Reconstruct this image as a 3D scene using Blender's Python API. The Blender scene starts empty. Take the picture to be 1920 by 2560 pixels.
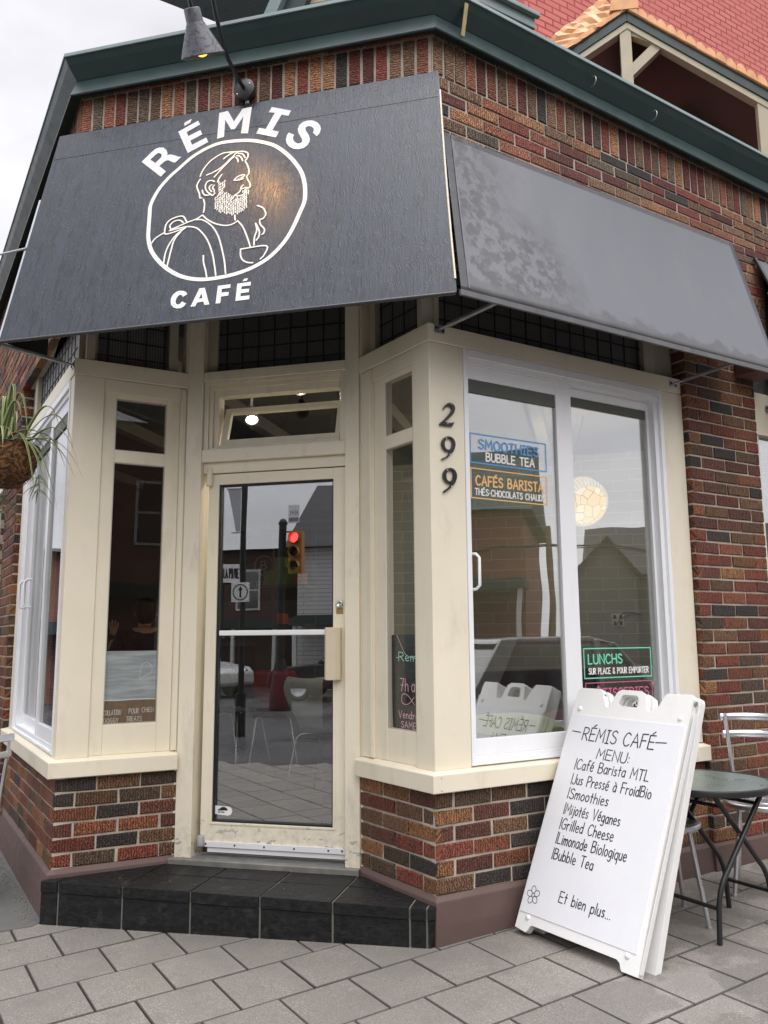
import bpy, bmesh, math, random
from mathutils import Vector, Matrix
from mathutils.geometry import tessellate_polygon
random.seed(7)
sc = bpy.context.scene
col = sc.collection
R = math.radians
S = math.sqrt(0.5)
# ------------------------------------------------------------------ camera
cam_d = bpy.data.cameras.new('camera'); cam = bpy.data.objects.new('camera', cam_d); col.objects.link(cam)
sc.camera = cam
yaw, pitch, roll = -0.2437, 0.1521, -0.0071
fw = Vector((math.sin(yaw)*math.cos(pitch), math.cos(yaw)*math.cos(pitch), math.sin(pitch)))
rt = Vector((math.cos(yaw), -math.sin(yaw), 0)); up = rt.cross(fw)
r2 = rt*math.cos(roll)+up*math.sin(roll); u2 = -rt*math.sin(roll)+up*math.cos(roll)
M = Matrix((r2, u2, -fw)).transposed().to_4x4(); M.translation = (1.691, -3.795, 1.343)
cam.matrix_world = M
cam_d.sensor_fit = 'VERTICAL'; cam_d.sensor_height = 36.0; cam_d.lens = 36.0*2068.0/2560.0
cam_d.clip_start = 0.05; cam_d.clip_end = 900
# ------------------------------------------------------------------ world: overcast
SUN_EL, SUN_AZ = R(52), R(140)
w = bpy.data.worlds.new('World'); sc.world = w; w.use_nodes = True
nt = w.node_tree; nt.nodes.clear()
def wn(t, **k):
    n = nt.nodes.new(t)
    for a, b in k.items(): setattr(n, a, b)
    return n
sky = wn('ShaderNodeTexSky', sky_type='NISHITA', sun_disc=False, sun_elevation=SUN_EL, sun_rotation=SUN_AZ)
tc = wn('ShaderNodeTexCoord'); sep = wn('ShaderNodeSeparateXYZ'); nt.links.new(tc.outputs['Generated'], sep.inputs[0])
grad = wn('ShaderNodeFloatCurve'); gc = grad.mapping.curves[0]      # overcast dome: even low down, much brighter overhead
gc.points[0].location = (0, .175); gc.points[1].location = (1, 1)
gc.points.new(.45, .177); gc.points.new(.74, .185); gc.points.new(.86, .40)
grad.mapping.update(); nt.links.new(sep.outputs['Z'], grad.inputs['Value'])
gsc = wn('ShaderNodeMath', operation='MULTIPLY'); nt.links.new(grad.outputs[0], gsc.inputs[0]); gsc.inputs[1].default_value = 47.0
mp = wn('ShaderNodeMapping'); mp.inputs['Scale'].default_value = (1.3, 1.3, 3.2); nt.links.new(tc.outputs['Generated'], mp.inputs[0])
nz = wn('ShaderNodeTexNoise'); nz.inputs['Scale'].default_value = 1.7; nz.inputs['Detail'].default_value = 5; nz.inputs['Roughness'].default_value = .55
nt.links.new(mp.outputs[0], nz.inputs['Vector'])
cl = wn('ShaderNodeMapRange'); cl.inputs['From Min'].default_value = .3; cl.inputs['From Max'].default_value = .7
cl.inputs['To Min'].default_value = .72; cl.inputs['To Max'].default_value = 1.18; nt.links.new(nz.outputs['Fac'], cl.inputs['Value'])
mul = wn('ShaderNodeMath', operation='MULTIPLY'); nt.links.new(gsc.outputs[0], mul.inputs[0]); nt.links.new(cl.outputs[0], mul.inputs[1])
tint = wn('ShaderNodeVectorMath', operation='SCALE'); tint.inputs[0].default_value = (.99, .972, 1.02); nt.links.new(mul.outputs[0], tint.inputs['Scale'])
mx = wn('ShaderNodeMixRGB'); mx.inputs[0].default_value = .9
nt.links.new(sky.outputs[0], mx.inputs[1]); nt.links.new(tint.outputs[0], mx.inputs[2])
bg = wn('ShaderNodeBackground'); bg.inputs['Strength'].default_value = .1; nt.links.new(mx.outputs[0], bg.inputs['Color'])
wo = wn('ShaderNodeOutputWorld'); nt.links.new(bg.outputs[0], wo.inputs[0])
# ------------------------------------------------------------------ sun behind cloud
sl = bpy.data.lights.new('sun', 'SUN'); sl.energy = 1.5; sl.angle = R(60); sl.color = (1, .97, .93)
so = bpy.data.objects.new('sun', sl); col.objects.link(so)
sd = Vector((-math.sin(SUN_AZ)*math.cos(SUN_EL)*-1, math.cos(SUN_AZ)*math.cos(SUN_EL), math.sin(SUN_EL)))
so.rotation_euler = (-sd).to_track_quat('-Z', 'Y').to_euler(); so.location = (4, -6, 14)
vs = sc.view_settings; vs.view_transform = 'Standard'; vs.look = 'None'; vs.exposure = 0.5; vs.gamma = 1; vs.use_curve_mapping = False
try:
    sc.cycles.max_bounces = 10; sc.cycles.transparent_max_bounces = 16; sc.cycles.glossy_bounces = 5
    sc.cycles.sample_clamp_indirect = 6; sc.cycles.caustics_reflective = False; sc.cycles.caustics_refractive = False
except Exception: pass

# ------------------------------------------------------------------ material helpers
class NT:
    def __init__(s, name):
        s.m = bpy.data.materials.new(name); s.m.use_nodes = True; s.t = s.m.node_tree; s.t.nodes.clear()
        s.out = s.n('ShaderNodeOutputMaterial')
    def n(s, t, **k):
        x = s.t.nodes.new(t)
        for a, b in k.items():
            setattr(x, a, b)
        return x
    def l(s, a, b): s.t.links.new(a, b)
    def coord(s, kind='Object', scale=(1, 1, 1)):
        c = s.n('ShaderNodeTexCoord'); m = s.n('ShaderNodeMapping'); m.inputs['Scale'].default_value = scale
        s.l(c.outputs[kind], m.inputs[0]); return m.outputs[0]
    def noise(s, vec, scale, detail=4, rough=.55):
        x = s.n('ShaderNodeTexNoise'); x.inputs['Scale'].default_value = scale; x.inputs['Detail'].default_value = detail; x.inputs['Roughness'].default_value = rough
        s.l(vec, x.inputs['Vector']); return x.outputs['Fac']
    def rng(s, v, a, b, c, d):
        x = s.n('ShaderNodeMapRange'); x.inputs['From Min'].default_value = a; x.inputs['From Max'].default_value = b; x.inputs['To Min'].default_value = c; x.inputs['To Max'].default_value = d
        s.l(v, x.inputs['Value']); return x.outputs[0]
    def math(s, op, a, b=None):
        x = s.n('ShaderNodeMath', operation=op)
        for i, v in enumerate((a, b)):
            if v is None: continue
            if isinstance(v, (int, float)): x.inputs[i].default_value = v
            else: s.l(v, x.inputs[i])
        return x.outputs[0]
    def mix(s, f, a, b, blend='MIX'):
        x = s.n('ShaderNodeMixRGB', blend_type=blend)
        for i, v in enumerate((f, a, b)):
            if isinstance(v, (int, float)): x.inputs[i].default_value = v
            elif isinstance(v, tuple): x.inputs[i].default_value = (*v[:3], 1)
            else: s.l(v, x.inputs[i])
        return x.outputs[0]
    def ramp(s, f, stops, const=False):
        x = s.n('ShaderNodeValToRGB'); r = x.color_ramp; r.interpolation = 'CONSTANT' if const else 'LINEAR'
        while len(r.elements) < len(stops): r.elements.new(.5)
        for e, (p, c) in zip(r.elements, stops): e.position = p; e.color = (*c, 1)
        s.l(f, x.inputs[0]); return x.outputs[0]
    def bump(s, h, strength=.3, dist=.002, prev=None):
        x = s.n('ShaderNodeBump'); x.inputs['Strength'].default_value = strength; x.inputs['Distance'].default_value = dist
        s.l(h, x.inputs['Height'])
        if prev: s.l(prev, x.inputs['Normal'])
        return x.outputs[0]
    def bsdf(s, base, rough=.5, metal=0, normal=None, spec=.5, **k):
        b = s.n('ShaderNodeBsdfPrincipled')
        for key, v in (('Base Color', base), ('Roughness', rough), ('Metallic', metal), ('Specular IOR Level', spec), *k.items()):
            if isinstance(v, tuple): b.inputs[key].default_value = (*v[:3], 1)
            elif isinstance(v, (int, float)): b.inputs[key].default_value = v
            else: s.l(v, b.inputs[key])
        if normal: s.l(normal, b.inputs['Normal'])
        s.l(b.outputs[0], s.out.inputs[0]); return b

def paint(name, c, rough=.45, var=.08, scale=3, dirt=0.0, dirtc=(.25, .22, .17), spec=.5, bump=.15, bscale=60, metal=0):
    t = NT(name); v = t.coord()
    n1 = t.noise(v, scale, 5); f = t.rng(n1, .25, .75, 1-var, 1+var)
    x = t.n('ShaderNodeVectorMath', operation='SCALE'); x.inputs[0].default_value = c; t.l(f, x.inputs['Scale']); b = x.outputs[0]
    if dirt:
        d = t.noise(t.coord('Object', (1, 1, .35)), 9, 6, .65); d = t.rng(d, .55, .78, 0, dirt); b = t.mix(d, b, dirtc)
    bm = t.bump(t.noise(v, bscale, 3), bump, .001)
    r = t.rng(t.noise(v, scale*4, 3), .3, .7, rough*.82, min(1, rough*1.2))
    t.bsdf(b, r, metal, bm, spec); return t.m

def flat(name, c, rough=.6, spec=.4, metal=0): return paint(name, c, rough, .06, 6, spec=spec, metal=metal)

def emis(name, c, st):
    t = NT(name); e = t.n('ShaderNodeEmission'); e.inputs[0].default_value = (*c, 1); e.inputs[1].default_value = st
    v = t.coord(); nn = t.rng(t.noise(v, 30, 2), .3, .7, st*.85, st*1.1); t.l(nn, e.inputs[1])
    t.l(e.outputs[0], t.out.inputs[0]); return t.m

def glass(name, refl=.2, tint=(.93, .96, .95), warp=.006, wscale=3.0):
    t = NT(name); tr = t.n('ShaderNodeBsdfTransparent'); tr.inputs[0].default_value = (*tint, 1)
    g = t.n('ShaderNodeBsdfGlossy'); g.inputs['Roughness'].default_value = 0.0
    v = t.coord(); h = t.noise(v, wscale, 1, .4); b = t.bump(h, .35, warp); t.l(b, g.inputs['Normal'])
    lw = t.n('ShaderNodeLayerWeight'); lw.inputs[0].default_value = .5
    f = t.math('ADD', t.math('MULTIPLY', t.math('POWER', lw.outputs['Facing'], 5), 1-refl), refl)      # Schlick
    mxs = t.n('ShaderNodeMixShader'); t.l(f, mxs.inputs[0]); t.l(tr.outputs[0], mxs.inputs[1]); t.l(g.outputs[0], mxs.inputs[2])
    t.l(mxs.outputs[0], t.out.inputs[0]); return t.m

def brick_mat(name, stops, scratch=True, gain=1.0):
    t = NT(name); a = t.n('ShaderNodeVertexColor', layer_name='bc'); sp = t.n('ShaderNodeSeparateColor'); t.l(a.outputs[0], sp.inputs[0])
    c = t.ramp(sp.outputs[0], stops, True)
    uv = t.n('ShaderNodeUVMap', uv_map='UVMap').outputs[0]
    br = t.rng(sp.outputs[1], 0, 1, .72*gain, 1.3*gain)
    x = t.n('ShaderNodeVectorMath', operation='SCALE'); t.l(c, x.inputs[0]); t.l(br, x.inputs['Scale']); c = x.outputs[0]
    n1 = t.noise(uv, 38, 5, .65); c = t.mix(t.rng(n1, .4, .75, 0, .5), c, (.035, .025, .02))
    n2 = t.noise(uv, 90, 3); c = t.mix(t.rng(n2, .62, .8, 0, .35), c, (.30, .22, .16))
    if scratch:
        wv = t.n('ShaderNodeTexWave', wave_type='BANDS', bands_direction='X', wave_profile='SIN')
        wv.inputs['Scale'].default_value = 23; wv.inputs['Distortion'].default_value = 6.5; wv.inputs['Detail'].default_value = 1.5; wv.inputs['Detail Scale'].default_value = 3.0
        t.l(uv, wv.inputs['Vector'])
        h = t.math('POWER', wv.outputs['Fac'], .6)
        c = t.mix(t.rng(wv.outputs['Fac'], .02, .42, .85, 0), c, (.016, .011, .010))
        bm = t.bump(h, .9, .006); bm = t.bump(n1, .4, .002, bm)
    else: bm = t.bump(n1, .5, .003)
    t.bsdf(c, .72, 0, bm, .35); return t.m

# ------------------------------------------------------------------ mesh builder
class Fr:
    """local frame: a along, o outward, z up"""
    def __init__(s, o, ex, ey, ez=(0, 0, 1)): s.o = Vector(o); s.ex = Vector(ex); s.ey = Vector(ey); s.ez = Vector(ez)
    def __call__(s, a, o, z): return s.o+s.ex*a+s.ey*o+s.ez*z
WORLD = Fr((0, 0, 0), (1, 0, 0), (0, 1, 0))
class MB:
    def __init__(s): s.v = []; s.f = []; s.c = []; s.uv = []; s.marks = []; s.smooth = []
    def mark(s): s.marks.append((len(s.v), len(s.f))); return s
    def add(s, vs, fs, col=None, uvs=None, smooth=False):
        b = len(s.v); s.v += [Vector(x) for x in vs]
        for i, f in enumerate(fs):
            s.f.append([b+j for j in f]); s.c.append(col or (0, 0, 0)); s.uv.append([uvs[j] for j in f] if uvs else None); s.smooth.append(smooth)
        return s
    def box(s, fr, a0, a1, o0, o1, z0, z1, col=None):
        vs = [fr(a, o, z) for a in (a0, a1) for o in (o0, o1) for z in (z0, z1)]
        uvs = [(a, z+o) for a in (a0, a1) for o in (o0, o1) for z in (z0, z1)]
        return s.add(vs, [(0, 1, 3, 2), (4, 6, 7, 5), (0, 4, 5, 1), (2, 3, 7, 6), (0, 2, 6, 4), (1, 5, 7, 3)], col, uvs)
    def brick(s, fr, a0, a1, z0, z1, depth=.05, ch=.0038, j=.0021, vert=False, zf=None):
        r = lambda: random.uniform(-j, j)
        o = random.uniform(-.002, .002)
        P = []; U = []
        uo, vo = random.uniform(0, 40), random.uniform(0, 40)
        for (oo, k) in ((-depth, 0), (o-ch, 0), (o, ch)):
            for (a, z, sa, sz) in ((a0, z0, 1, 1), (a1, z0, -1, 1), (a1, z1, -1, -1), (a0, z1, 1, -1)):
                aa, zz = a+sa*k+r(), z+sz*k+r()
                P.append(fr(aa, oo, zf(aa, zz) if zf else zz)); U.append(((zz if vert else aa)+uo, (aa if vert else zz)+vo+oo))
        fs = [(8, 9, 10, 11)]
        for i in range(4):
            k = (i+1) % 4
            fs += [(4+i, 4+k, 8+k, 8+i), (i, k, 4+k, 4+i)]
        return s.add(P, fs, (random.random(), random.random(), 1.0 if vert else 0.0), U)
    def prism(s, fr, pts, o0, o1, holes=()):
        """polygon (a,z) with holes extruded from o0 to o1"""
        loops = [list(pts)]+[list(h) for h in holes]
        tris = tessellate_polygon([[Vector((p[0], p[1], 0)) for p in L] for L in loops])
        flatp = [p for L in loops for p in L]; n = len(flatp)
        vs = [fr(p[0], o1, p[1]) for p in flatp]+[fr(p[0], o0, p[1]) for p in flatp]
        uvs = [(p[0], p[1]) for p in flatp]*2
        fs = [tuple(t) for t in tris]+[tuple(n+i for i in reversed(t)) for t in tris]
        b = 0
        for L in loops:
            m = len(L)
            for i in range(m): fs.append((b+i, b+(i+1) % m, n+b+(i+1) % m, n+b+i))
            b += m
        return s.add(vs, fs, None, uvs)
    def tube(s, pts, r, n=10, caps=True, col=None, smooth=True):
        pts = [Vector(p) for p in pts]; rs = r if isinstance(r, (list, tuple)) else [r]*len(pts)
        rings = []; prev = None
        for i, p in enumerate(pts):
            d = (pts[min(i+1, len(pts)-1)]-pts[max(i-1, 0)]).normalized()
            if prev is None:
                h = Vector((0, 0, 1)) if abs(d.z) < .9 else Vector((1, 0, 0)); x = d.cross(h).normalized()
            else:
                x = (prev-d*prev.dot(d)); x = x.normalized() if x.length > 1e-6 else d.orthogonal().normalized()
            prev = x; y = d.cross(x)
            rings.append([p+(x*math.cos(2*math.pi*k/n)+y*math.sin(2*math.pi*k/n))*rs[i] for k in range(n)])
        vs = [q for rg in rings for q in rg]; fs = []
        for i in range(len(pts)-1):
            for k in range(n): fs.append((i*n+k, i*n+(k+1) % n, (i+1)*n+(k+1) % n, (i+1)*n+k))
        s.add(vs, fs, col, None, smooth)
        if caps: s.add(rings[0], [tuple(reversed(range(n)))], col); s.add(rings[-1], [tuple(range(n))], col)
        return s
    def lathe(s, center, axis, prof, n=32, smooth=True):
        """prof: (radius, height) along axis"""
        c = Vector(center); ax = Vector(axis).normalized(); x = ax.orthogonal().normalized(); y = ax.cross(x)
        vs = []; m = len(prof)
        for (r, h) in prof:
            for k in range(n):
                t = 2*math.pi*k/n; vs.append(c+ax*h+(x*math.cos(t)+y*math.sin(t))*r)
        fs = [(i*n+k, i*n+(k+1) % n, (i+1)*n+(k+1) % n, (i+1)*n+k) for i in range(m-1) for k in range(n)]
        return s.add(vs, fs, None, None, smooth)
    def sphere(s, c, r, n=12, sx=1, sy=1, sz=1):
        prof = [(max(1e-4, r*math.sin(math.pi*i/n)), -r*math.cos(math.pi*i/n)) for i in range(n+1)]
        b = len(s.v); s.lathe((0, 0, 0), (0, 0, 1), prof, n*2)
        for i in range(b, len(s.v)):
            v = s.v[i]; s.v[i] = Vector((v.x*sx, v.y*sy, v.z*sz))+Vector(c)
        return s
    def ribbon(s, fr, pts, width, o0, o1, closed=False, smooth=True, step=4):
        """flat stroke in the (a,z) plane of fr, extruded o0..o1"""
        P = [Vector((p[0], p[1])) for p in pts]
        if smooth and len(P) > 2:
            Q = []; n = len(P); rngn = n if closed else n-1
            for i in range(rngn):
                p0 = P[(i-1) % n] if (closed or i > 0) else P[0]*2-P[1]
                p1 = P[i]; p2 = P[(i+1) % n]; p3 = P[(i+2) % n] if (closed or i+2 < n) else P[-1]*2-P[-2]
                for k in range(step):
                    t = k/step
                    Q.append(.5*((2*p1)+(p2-p0)*t+(2*p0-5*p1+4*p2-p3)*t*t+(3*p1-p0-3*p2+p3)*t**3))
            if not closed: Q.append(P[-1])
            P = Q
        n = len(P); hw = width/2; Lp = []; Rp = []
        for i in range(n):
            if closed: d0 = (P[i]-P[i-1]); d1 = (P[(i+1) % n]-P[i])
            else: d0 = P[i]-P[i-1] if i > 0 else P[1]-P[0]; d1 = P[i+1]-P[i] if i < n-1 else P[i]-P[i-1]
            d0 = d0.normalized() if d0.length > 1e-9 else d1.normalized(); d1 = d1.normalized() if d1.length > 1e-9 else d0
            t = (d0+d1); t = t.normalized() if t.length > .2 else d1
            nn = Vector((-t.y, t.x)); k = 1/max(.45, nn.dot(Vector((-d1.y, d1.x))))
            Lp.append(P[i]+nn*hw*k); Rp.append(P[i]-nn*hw*k)
        if not closed:
            a = (P[0]-P[1]).normalized(); b = (P[-1]-P[-2]).normalized()
            na, nb = Vector((-a.y, a.x)), Vector((-b.y, b.x))
            Lp = [P[0]+a*hw*.95+na*-hw*.3, P[0]+a*hw*.6-na*hw*.75]+Lp+[P[-1]+b*hw*.6+nb*hw*.75, P[-1]+b*hw*.95+nb*hw*.3]
            Rp = [P[0]+a*hw*.95+na*hw*.3, P[0]+a*hw*.6+na*hw*.75]+Rp+[P[-1]+b*hw*.6-nb*hw*.75, P[-1]+b*hw*.95-nb*hw*.3]
        m = len(Lp); vs = []
        for o in (o1, o0):
            vs += [fr(p.x, o, p.y) for p in Lp]+[fr(p.x, o, p.y) for p in Rp]
        fs = []; last = m if closed else m-1
        for i in range(last):
            k = (i+1) % m
            fs += [(i, k, m+k, m+i), (2*m+i, 3*m+i, 3*m+k, 2*m+k), (i, 2*m+i, 2*m+k, k), (m+i, m+k, 3*m+k, 3*m+i)]
        if not closed: fs += [(0, m, 3*m, 2*m), (m-1, 3*m-1, 4*m-1, 2*m-1)]
        return s.add(vs, fs)
def obj(name, mb, m, parent=None, bevel=0.0, local=False, sub=0, fixn=True):
    me = bpy.data.meshes.new(name)
    off = Vector((0, 0, 0))
    if parent is not None and not local:
        p = parent
        while p.parent: p = p.parent
        off = p.location.copy()
    me.from_pydata([tuple(v-off) for v in mb.v], [], mb.f)
    if any(u for u in mb.uv):
        uvl = me.uv_layers.new(name='UVMap')
        for p, u in zip(me.polygons, mb.uv):
            if u:
                for li, q in zip(p.loop_indices, u): uvl.data[li].uv = q
        ca = me.color_attributes.new('bc', 'FLOAT_COLOR', 'CORNER')
        for p, c in zip(me.polygons, mb.c):
            for li in p.loop_indices: ca.data[li].color = (*c, 1)
    for p, sm in zip(me.polygons, mb.smooth): p.use_smooth = sm
    if fixn:
        bm = bmesh.new(); bm.from_mesh(me); bmesh.ops.recalc_face_normals(bm, faces=bm.faces); bm.to_mesh(me); bm.free()
    me.materials.append(m)
    o = bpy.data.objects.new(name, me); col.objects.link(o)
    if parent is not None: o.parent = parent
    if bevel:
        b = o.modifiers.new('bevel', 'BEVEL'); b.width = bevel; b.segments = 2; b.limit_method = 'ANGLE'; b.angle_limit = R(35)
    if sub:
        b = o.modifiers.new('sub', 'SUBSURF'); b.levels = sub; b.render_levels = sub
    return o
def split(mb):
    ms = sorted(set([(0, 0)]+mb.marks)); out = []
    for i, (v0, f0) in enumerate(ms):
        v1, f1 = ms[i+1] if i+1 < len(ms) else (len(mb.v), len(mb.f))
        if f1 <= f0: continue
        q = MB(); q.v = mb.v[v0:v1]; q.f = [[j-v0 for j in f] for f in mb.f[f0:f1]]; q.c = mb.c[f0:f1]; q.uv = mb.uv[f0:f1]; q.smooth = mb.smooth[f0:f1]; out.append(q)
    return out
def pieces(name, mb, m, parent=None, *a, **k):
    """every marked piece of mb becomes an object of its own"""
    return [obj(name, q, m, parent, *a, **k) for q in split(mb)]
def tag(o, label=None, cat=None, group=None, kind=None):
    if label: o['label'] = label
    if cat: o['category'] = cat
    if group: o['group'] = group
    if kind: o['kind'] = kind
    return o
def thing(name, label, cat, loc=(0, 0, 0), group=None, rz=0):
    o = bpy.data.objects.new(name, None); col.objects.link(o); o.location = loc; o.rotation_euler = (0, 0, rz); o.empty_display_size = .1
    return tag(o, label, cat, group)
def copy_tree(o, parent=None):
    c = o.copy(); col.objects.link(c); c.parent = parent
    for ch in [x for x in bpy.data.objects if x.parent == o]: copy_tree(ch, c)
    return c

# ------------------------------------------------------------------ stroke alphabet (unit cap height); '~' = smooth stroke
G = {
'A': (.62, '0,0 .31,1 .62,0', '.1,.36 .52,.36'), 'B': (.5, '0,0 0,1', '~0,1 .35,.97 .42,.77 .3,.56 0,.52', '~0,.52 .4,.5 .5,.26 .36,.04 0,0'),
'C': (.54, '~.52,.85 .34,1 .12,.88 0,.5 .1,.12 .32,0 .54,.14'), 'D': (.54, '0,0 0,1', '~0,1 .3,.96 .52,.72 .54,.4 .36,.08 0,0'),
'E': (.48, '.46,1 0,1 0,0 .48,0', '0,.52 .4,.52'), 'F': (.46, '.46,1 0,1 0,0', '0,.52 .38,.52'),
'G': (.56, '~.52,.86 .34,1 .12,.88 0,.5 .1,.12 .32,0 .5,.1 .54,.42', '.3,.44 .56,.44'), 'H': (.54, '0,0 0,1', '.54,0 .54,1', '0,.5 .54,.5'),
'I': (.3, '0,1 .3,1', '.15,1 .15,0', '0,0 .3,0'), 'J': (.36, '~.34,1 .34,.2 .2,0 .04,.06 0,.15'), 'L': (.42, '0,1 0,0 .42,0'),
'M': (.68, '0,0 .06,1 .34,.35 .62,1 .68,0'), 'N': (.54, '0,0 0,1 .54,0 .54,1'), 'O': (.6, '~.3,1 .08,.85 0,.5 .08,.15 .3,0 .52,.15 .6,.5 .52,.85 .3,1'),
'P': (.48, '0,0 0,1', '~0,1 .34,.97 .48,.75 .34,.52 0,.46'), 'R': (.5, '0,0 0,1', '~0,1 .34,.97 .46,.76 .34,.54 0,.48', '.18,.48 .5,0'),
'S': (.48, '~.46,.86 .28,1 .06,.88 .06,.66 .26,.53 .45,.37 .44,.12 .22,0 0,.14'), 'T': (.52, '0,1 .52,1', '.26,1 .26,0'), 'U': (.52, '~0,1 0,.3 .1,.05 .26,0 .42,.05 .52,.3 .52,1'),
'V': (.54, '0,1 .27,0 .54,1'), 'W': (.74, '0,1 .18,0 .37,.7 .56,0 .74,1'), 'Y': (.5, '0,1 .25,.5 .5,1', '.25,.5 .25,0'), 'X': (.5, '0,0 .5,1', '0,1 .5,0'),
'a': (.36, '~.34,.5 .18,.6 .02,.42 .02,.15 .16,0 .32,.14 .35,.4', '.35,.58 .35,0'), 'b': (.36, '0,1 0,0', '~0,.4 .18,.58 .35,.42 .35,.14 .18,0 0,.14'),
'c': (.32, '~.31,.5 .17,.6 .02,.42 .02,.15 .17,0 .32,.1'), 'd': (.36, '~.35,.4 .18,.58 .02,.42 .02,.14 .18,0 .35,.14', '.35,1 .35,0'),
'e': (.34, '~.03,.32 .3,.34 .3,.5 .17,.6 .03,.48 .02,.18 .16,0 .33,.08'), 'f': (.3, '~.32,.92 .2,1 .12,.85 .12,0', '0,.56 .28,.56'),
'g': (.36, '~.34,.5 .18,.6 .02,.42 .04,.15 .18,.04 .34,.2', '~.35,.58 .35,-.15 .2,-.33 .03,-.26'), 'h': (.34, '0,1 0,0', '~0,.38 .16,.58 .32,.46 .34,0'),
'i': (.06, '.03,.58 .03,0', '.03,.76 .04,.8'), 'j': (.14, '~.12,.58 .12,-.15 0,-.28', '.12,.76 .13,.8'), 'l': (.06, '.03,1 .03,0'),
'm': (.52, '0,.58 0,0', '~0,.36 .12,.58 .24,.48 .25,0', '~.25,.36 .38,.58 .5,.48 .51,0'), 'n': (.32, '0,.58 0,0', '~0,.36 .15,.58 .3,.46 .31,0'),
'o': (.36, '~.18,.6 .03,.46 .02,.15 .18,0 .34,.15 .34,.46 .18,.6'), 'p': (.36, '0,.58 0,-.36', '~0,.4 .18,.6 .35,.44 .35,.14 .18,0 0,.14'),
'q': (.36, '~.35,.44 .18,.6 .02,.44 .02,.14 .18,0 .35,.16', '.35,.58 .35,-.36'), 'r': (.26, '0,.58 0,0', '~0,.34 .1,.54 .26,.54'),
's': (.28, '~.27,.52 .15,.6 .03,.5 .12,.33 .26,.22 .2,.03 .02,.06'), 't': (.26, '.13,.9 .13,0', '0,.58 .26,.58'), 'u': (.32, '~0,.58 0,.16 .14,0 .3,.16 .31,.58', '.31,.58 .31,0'),
'v': (.32, '0,.58 .16,0 .32,.58'), '|': (.04, '.02,1.02 .02,-.05'), ':': (.06, '.03,.5 .035,.55', '.03,.08 .035,.13'), '.': (.06, '.03,.0 .045,.02'),
'-': (.5, '0,.5 .5,.5'), '&': (.56, '~.54,0 .14,.72 .2,.98 .38,.94 .36,.72 .06,.36 .06,.1 .24,0 .5,.34'), '7': (.44, '0,1 .44,1 .16,0', '.12,.48 .4,.48'), '9': (.42, '~.4,.75 .2,1 .02,.8 .1,.52 .3,.55 .4,.78 .34,.3 .2,0'),
'\u2022': (.2, '.07,.42 .13,.47'), ' ': (.3,), '8': (.42, '~.21,.54 .05,.7 .08,.92 .21,1 .34,.92 .37,.7 .21,.54 .04,.36 .03,.1 .21,0 .39,.1 .38,.36 .21,.54'), '2': (.44, '~0,.8 .2,1 .42,.8 .34,.5 0,0', '0,0 .44,0'), '6': (.42, '~.36,.95 .12,.7 .02,.3 .2,0 .4,.2 .3,.48 .06,.4'), '0': (.44, '~.22,1 .04,.75 .04,.25 .22,0 .4,.25 .4,.75 .22,1'), '1': (.2, '0,.8 .14,1 .14,0'),
}
ACC = {'\u00c9': ('E', '.16,1.1 .36,1.28'), '\u00e9': ('e', '.1,.72 .26,.9'), '\u00e0': ('a', '.1,.9 .24,.72'), '\u00c2': ('A', '.14,1.1 .31,1.3 .48,1.1')}
def glyph(ch):
    if ch in ACC:
        b, s_ = ACC[ch]; g = G[b]; return (g[0], *g[1:], s_)
    return G[ch]
def text(mb, fr, s, a0, z0, cap, width, sw, o0, th=.0006, gap=.2, jit=.0, mirror=False, slant=0.0):
    adv = sum(glyph(c)[0]+gap for c in s)-gap; kx = width/adv; x = 0; k = 0
    for ch in s:
        g = glyph(ch); dy = random.uniform(-jit, jit); rotk = random.uniform(-jit, jit)*2
        for st in g[1:]:
            sm = st.startswith('~'); pts = [tuple(map(float, p.split(','))) for p in st.lstrip('~').split()]
            P = [((x+px+py*slant)*kx, (py+dy+rotk*px)*cap) for px, py in pts]
            if mirror: P = [(width-p[0], p[1]) for p in P]
            mb.ribbon(fr, [(a0+p[0], z0+p[1]) for p in P], sw, o0, o0+th+(k % 9)*.00006, False, sm); k += 1
        x += g[0]+gap
    return mb
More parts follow.
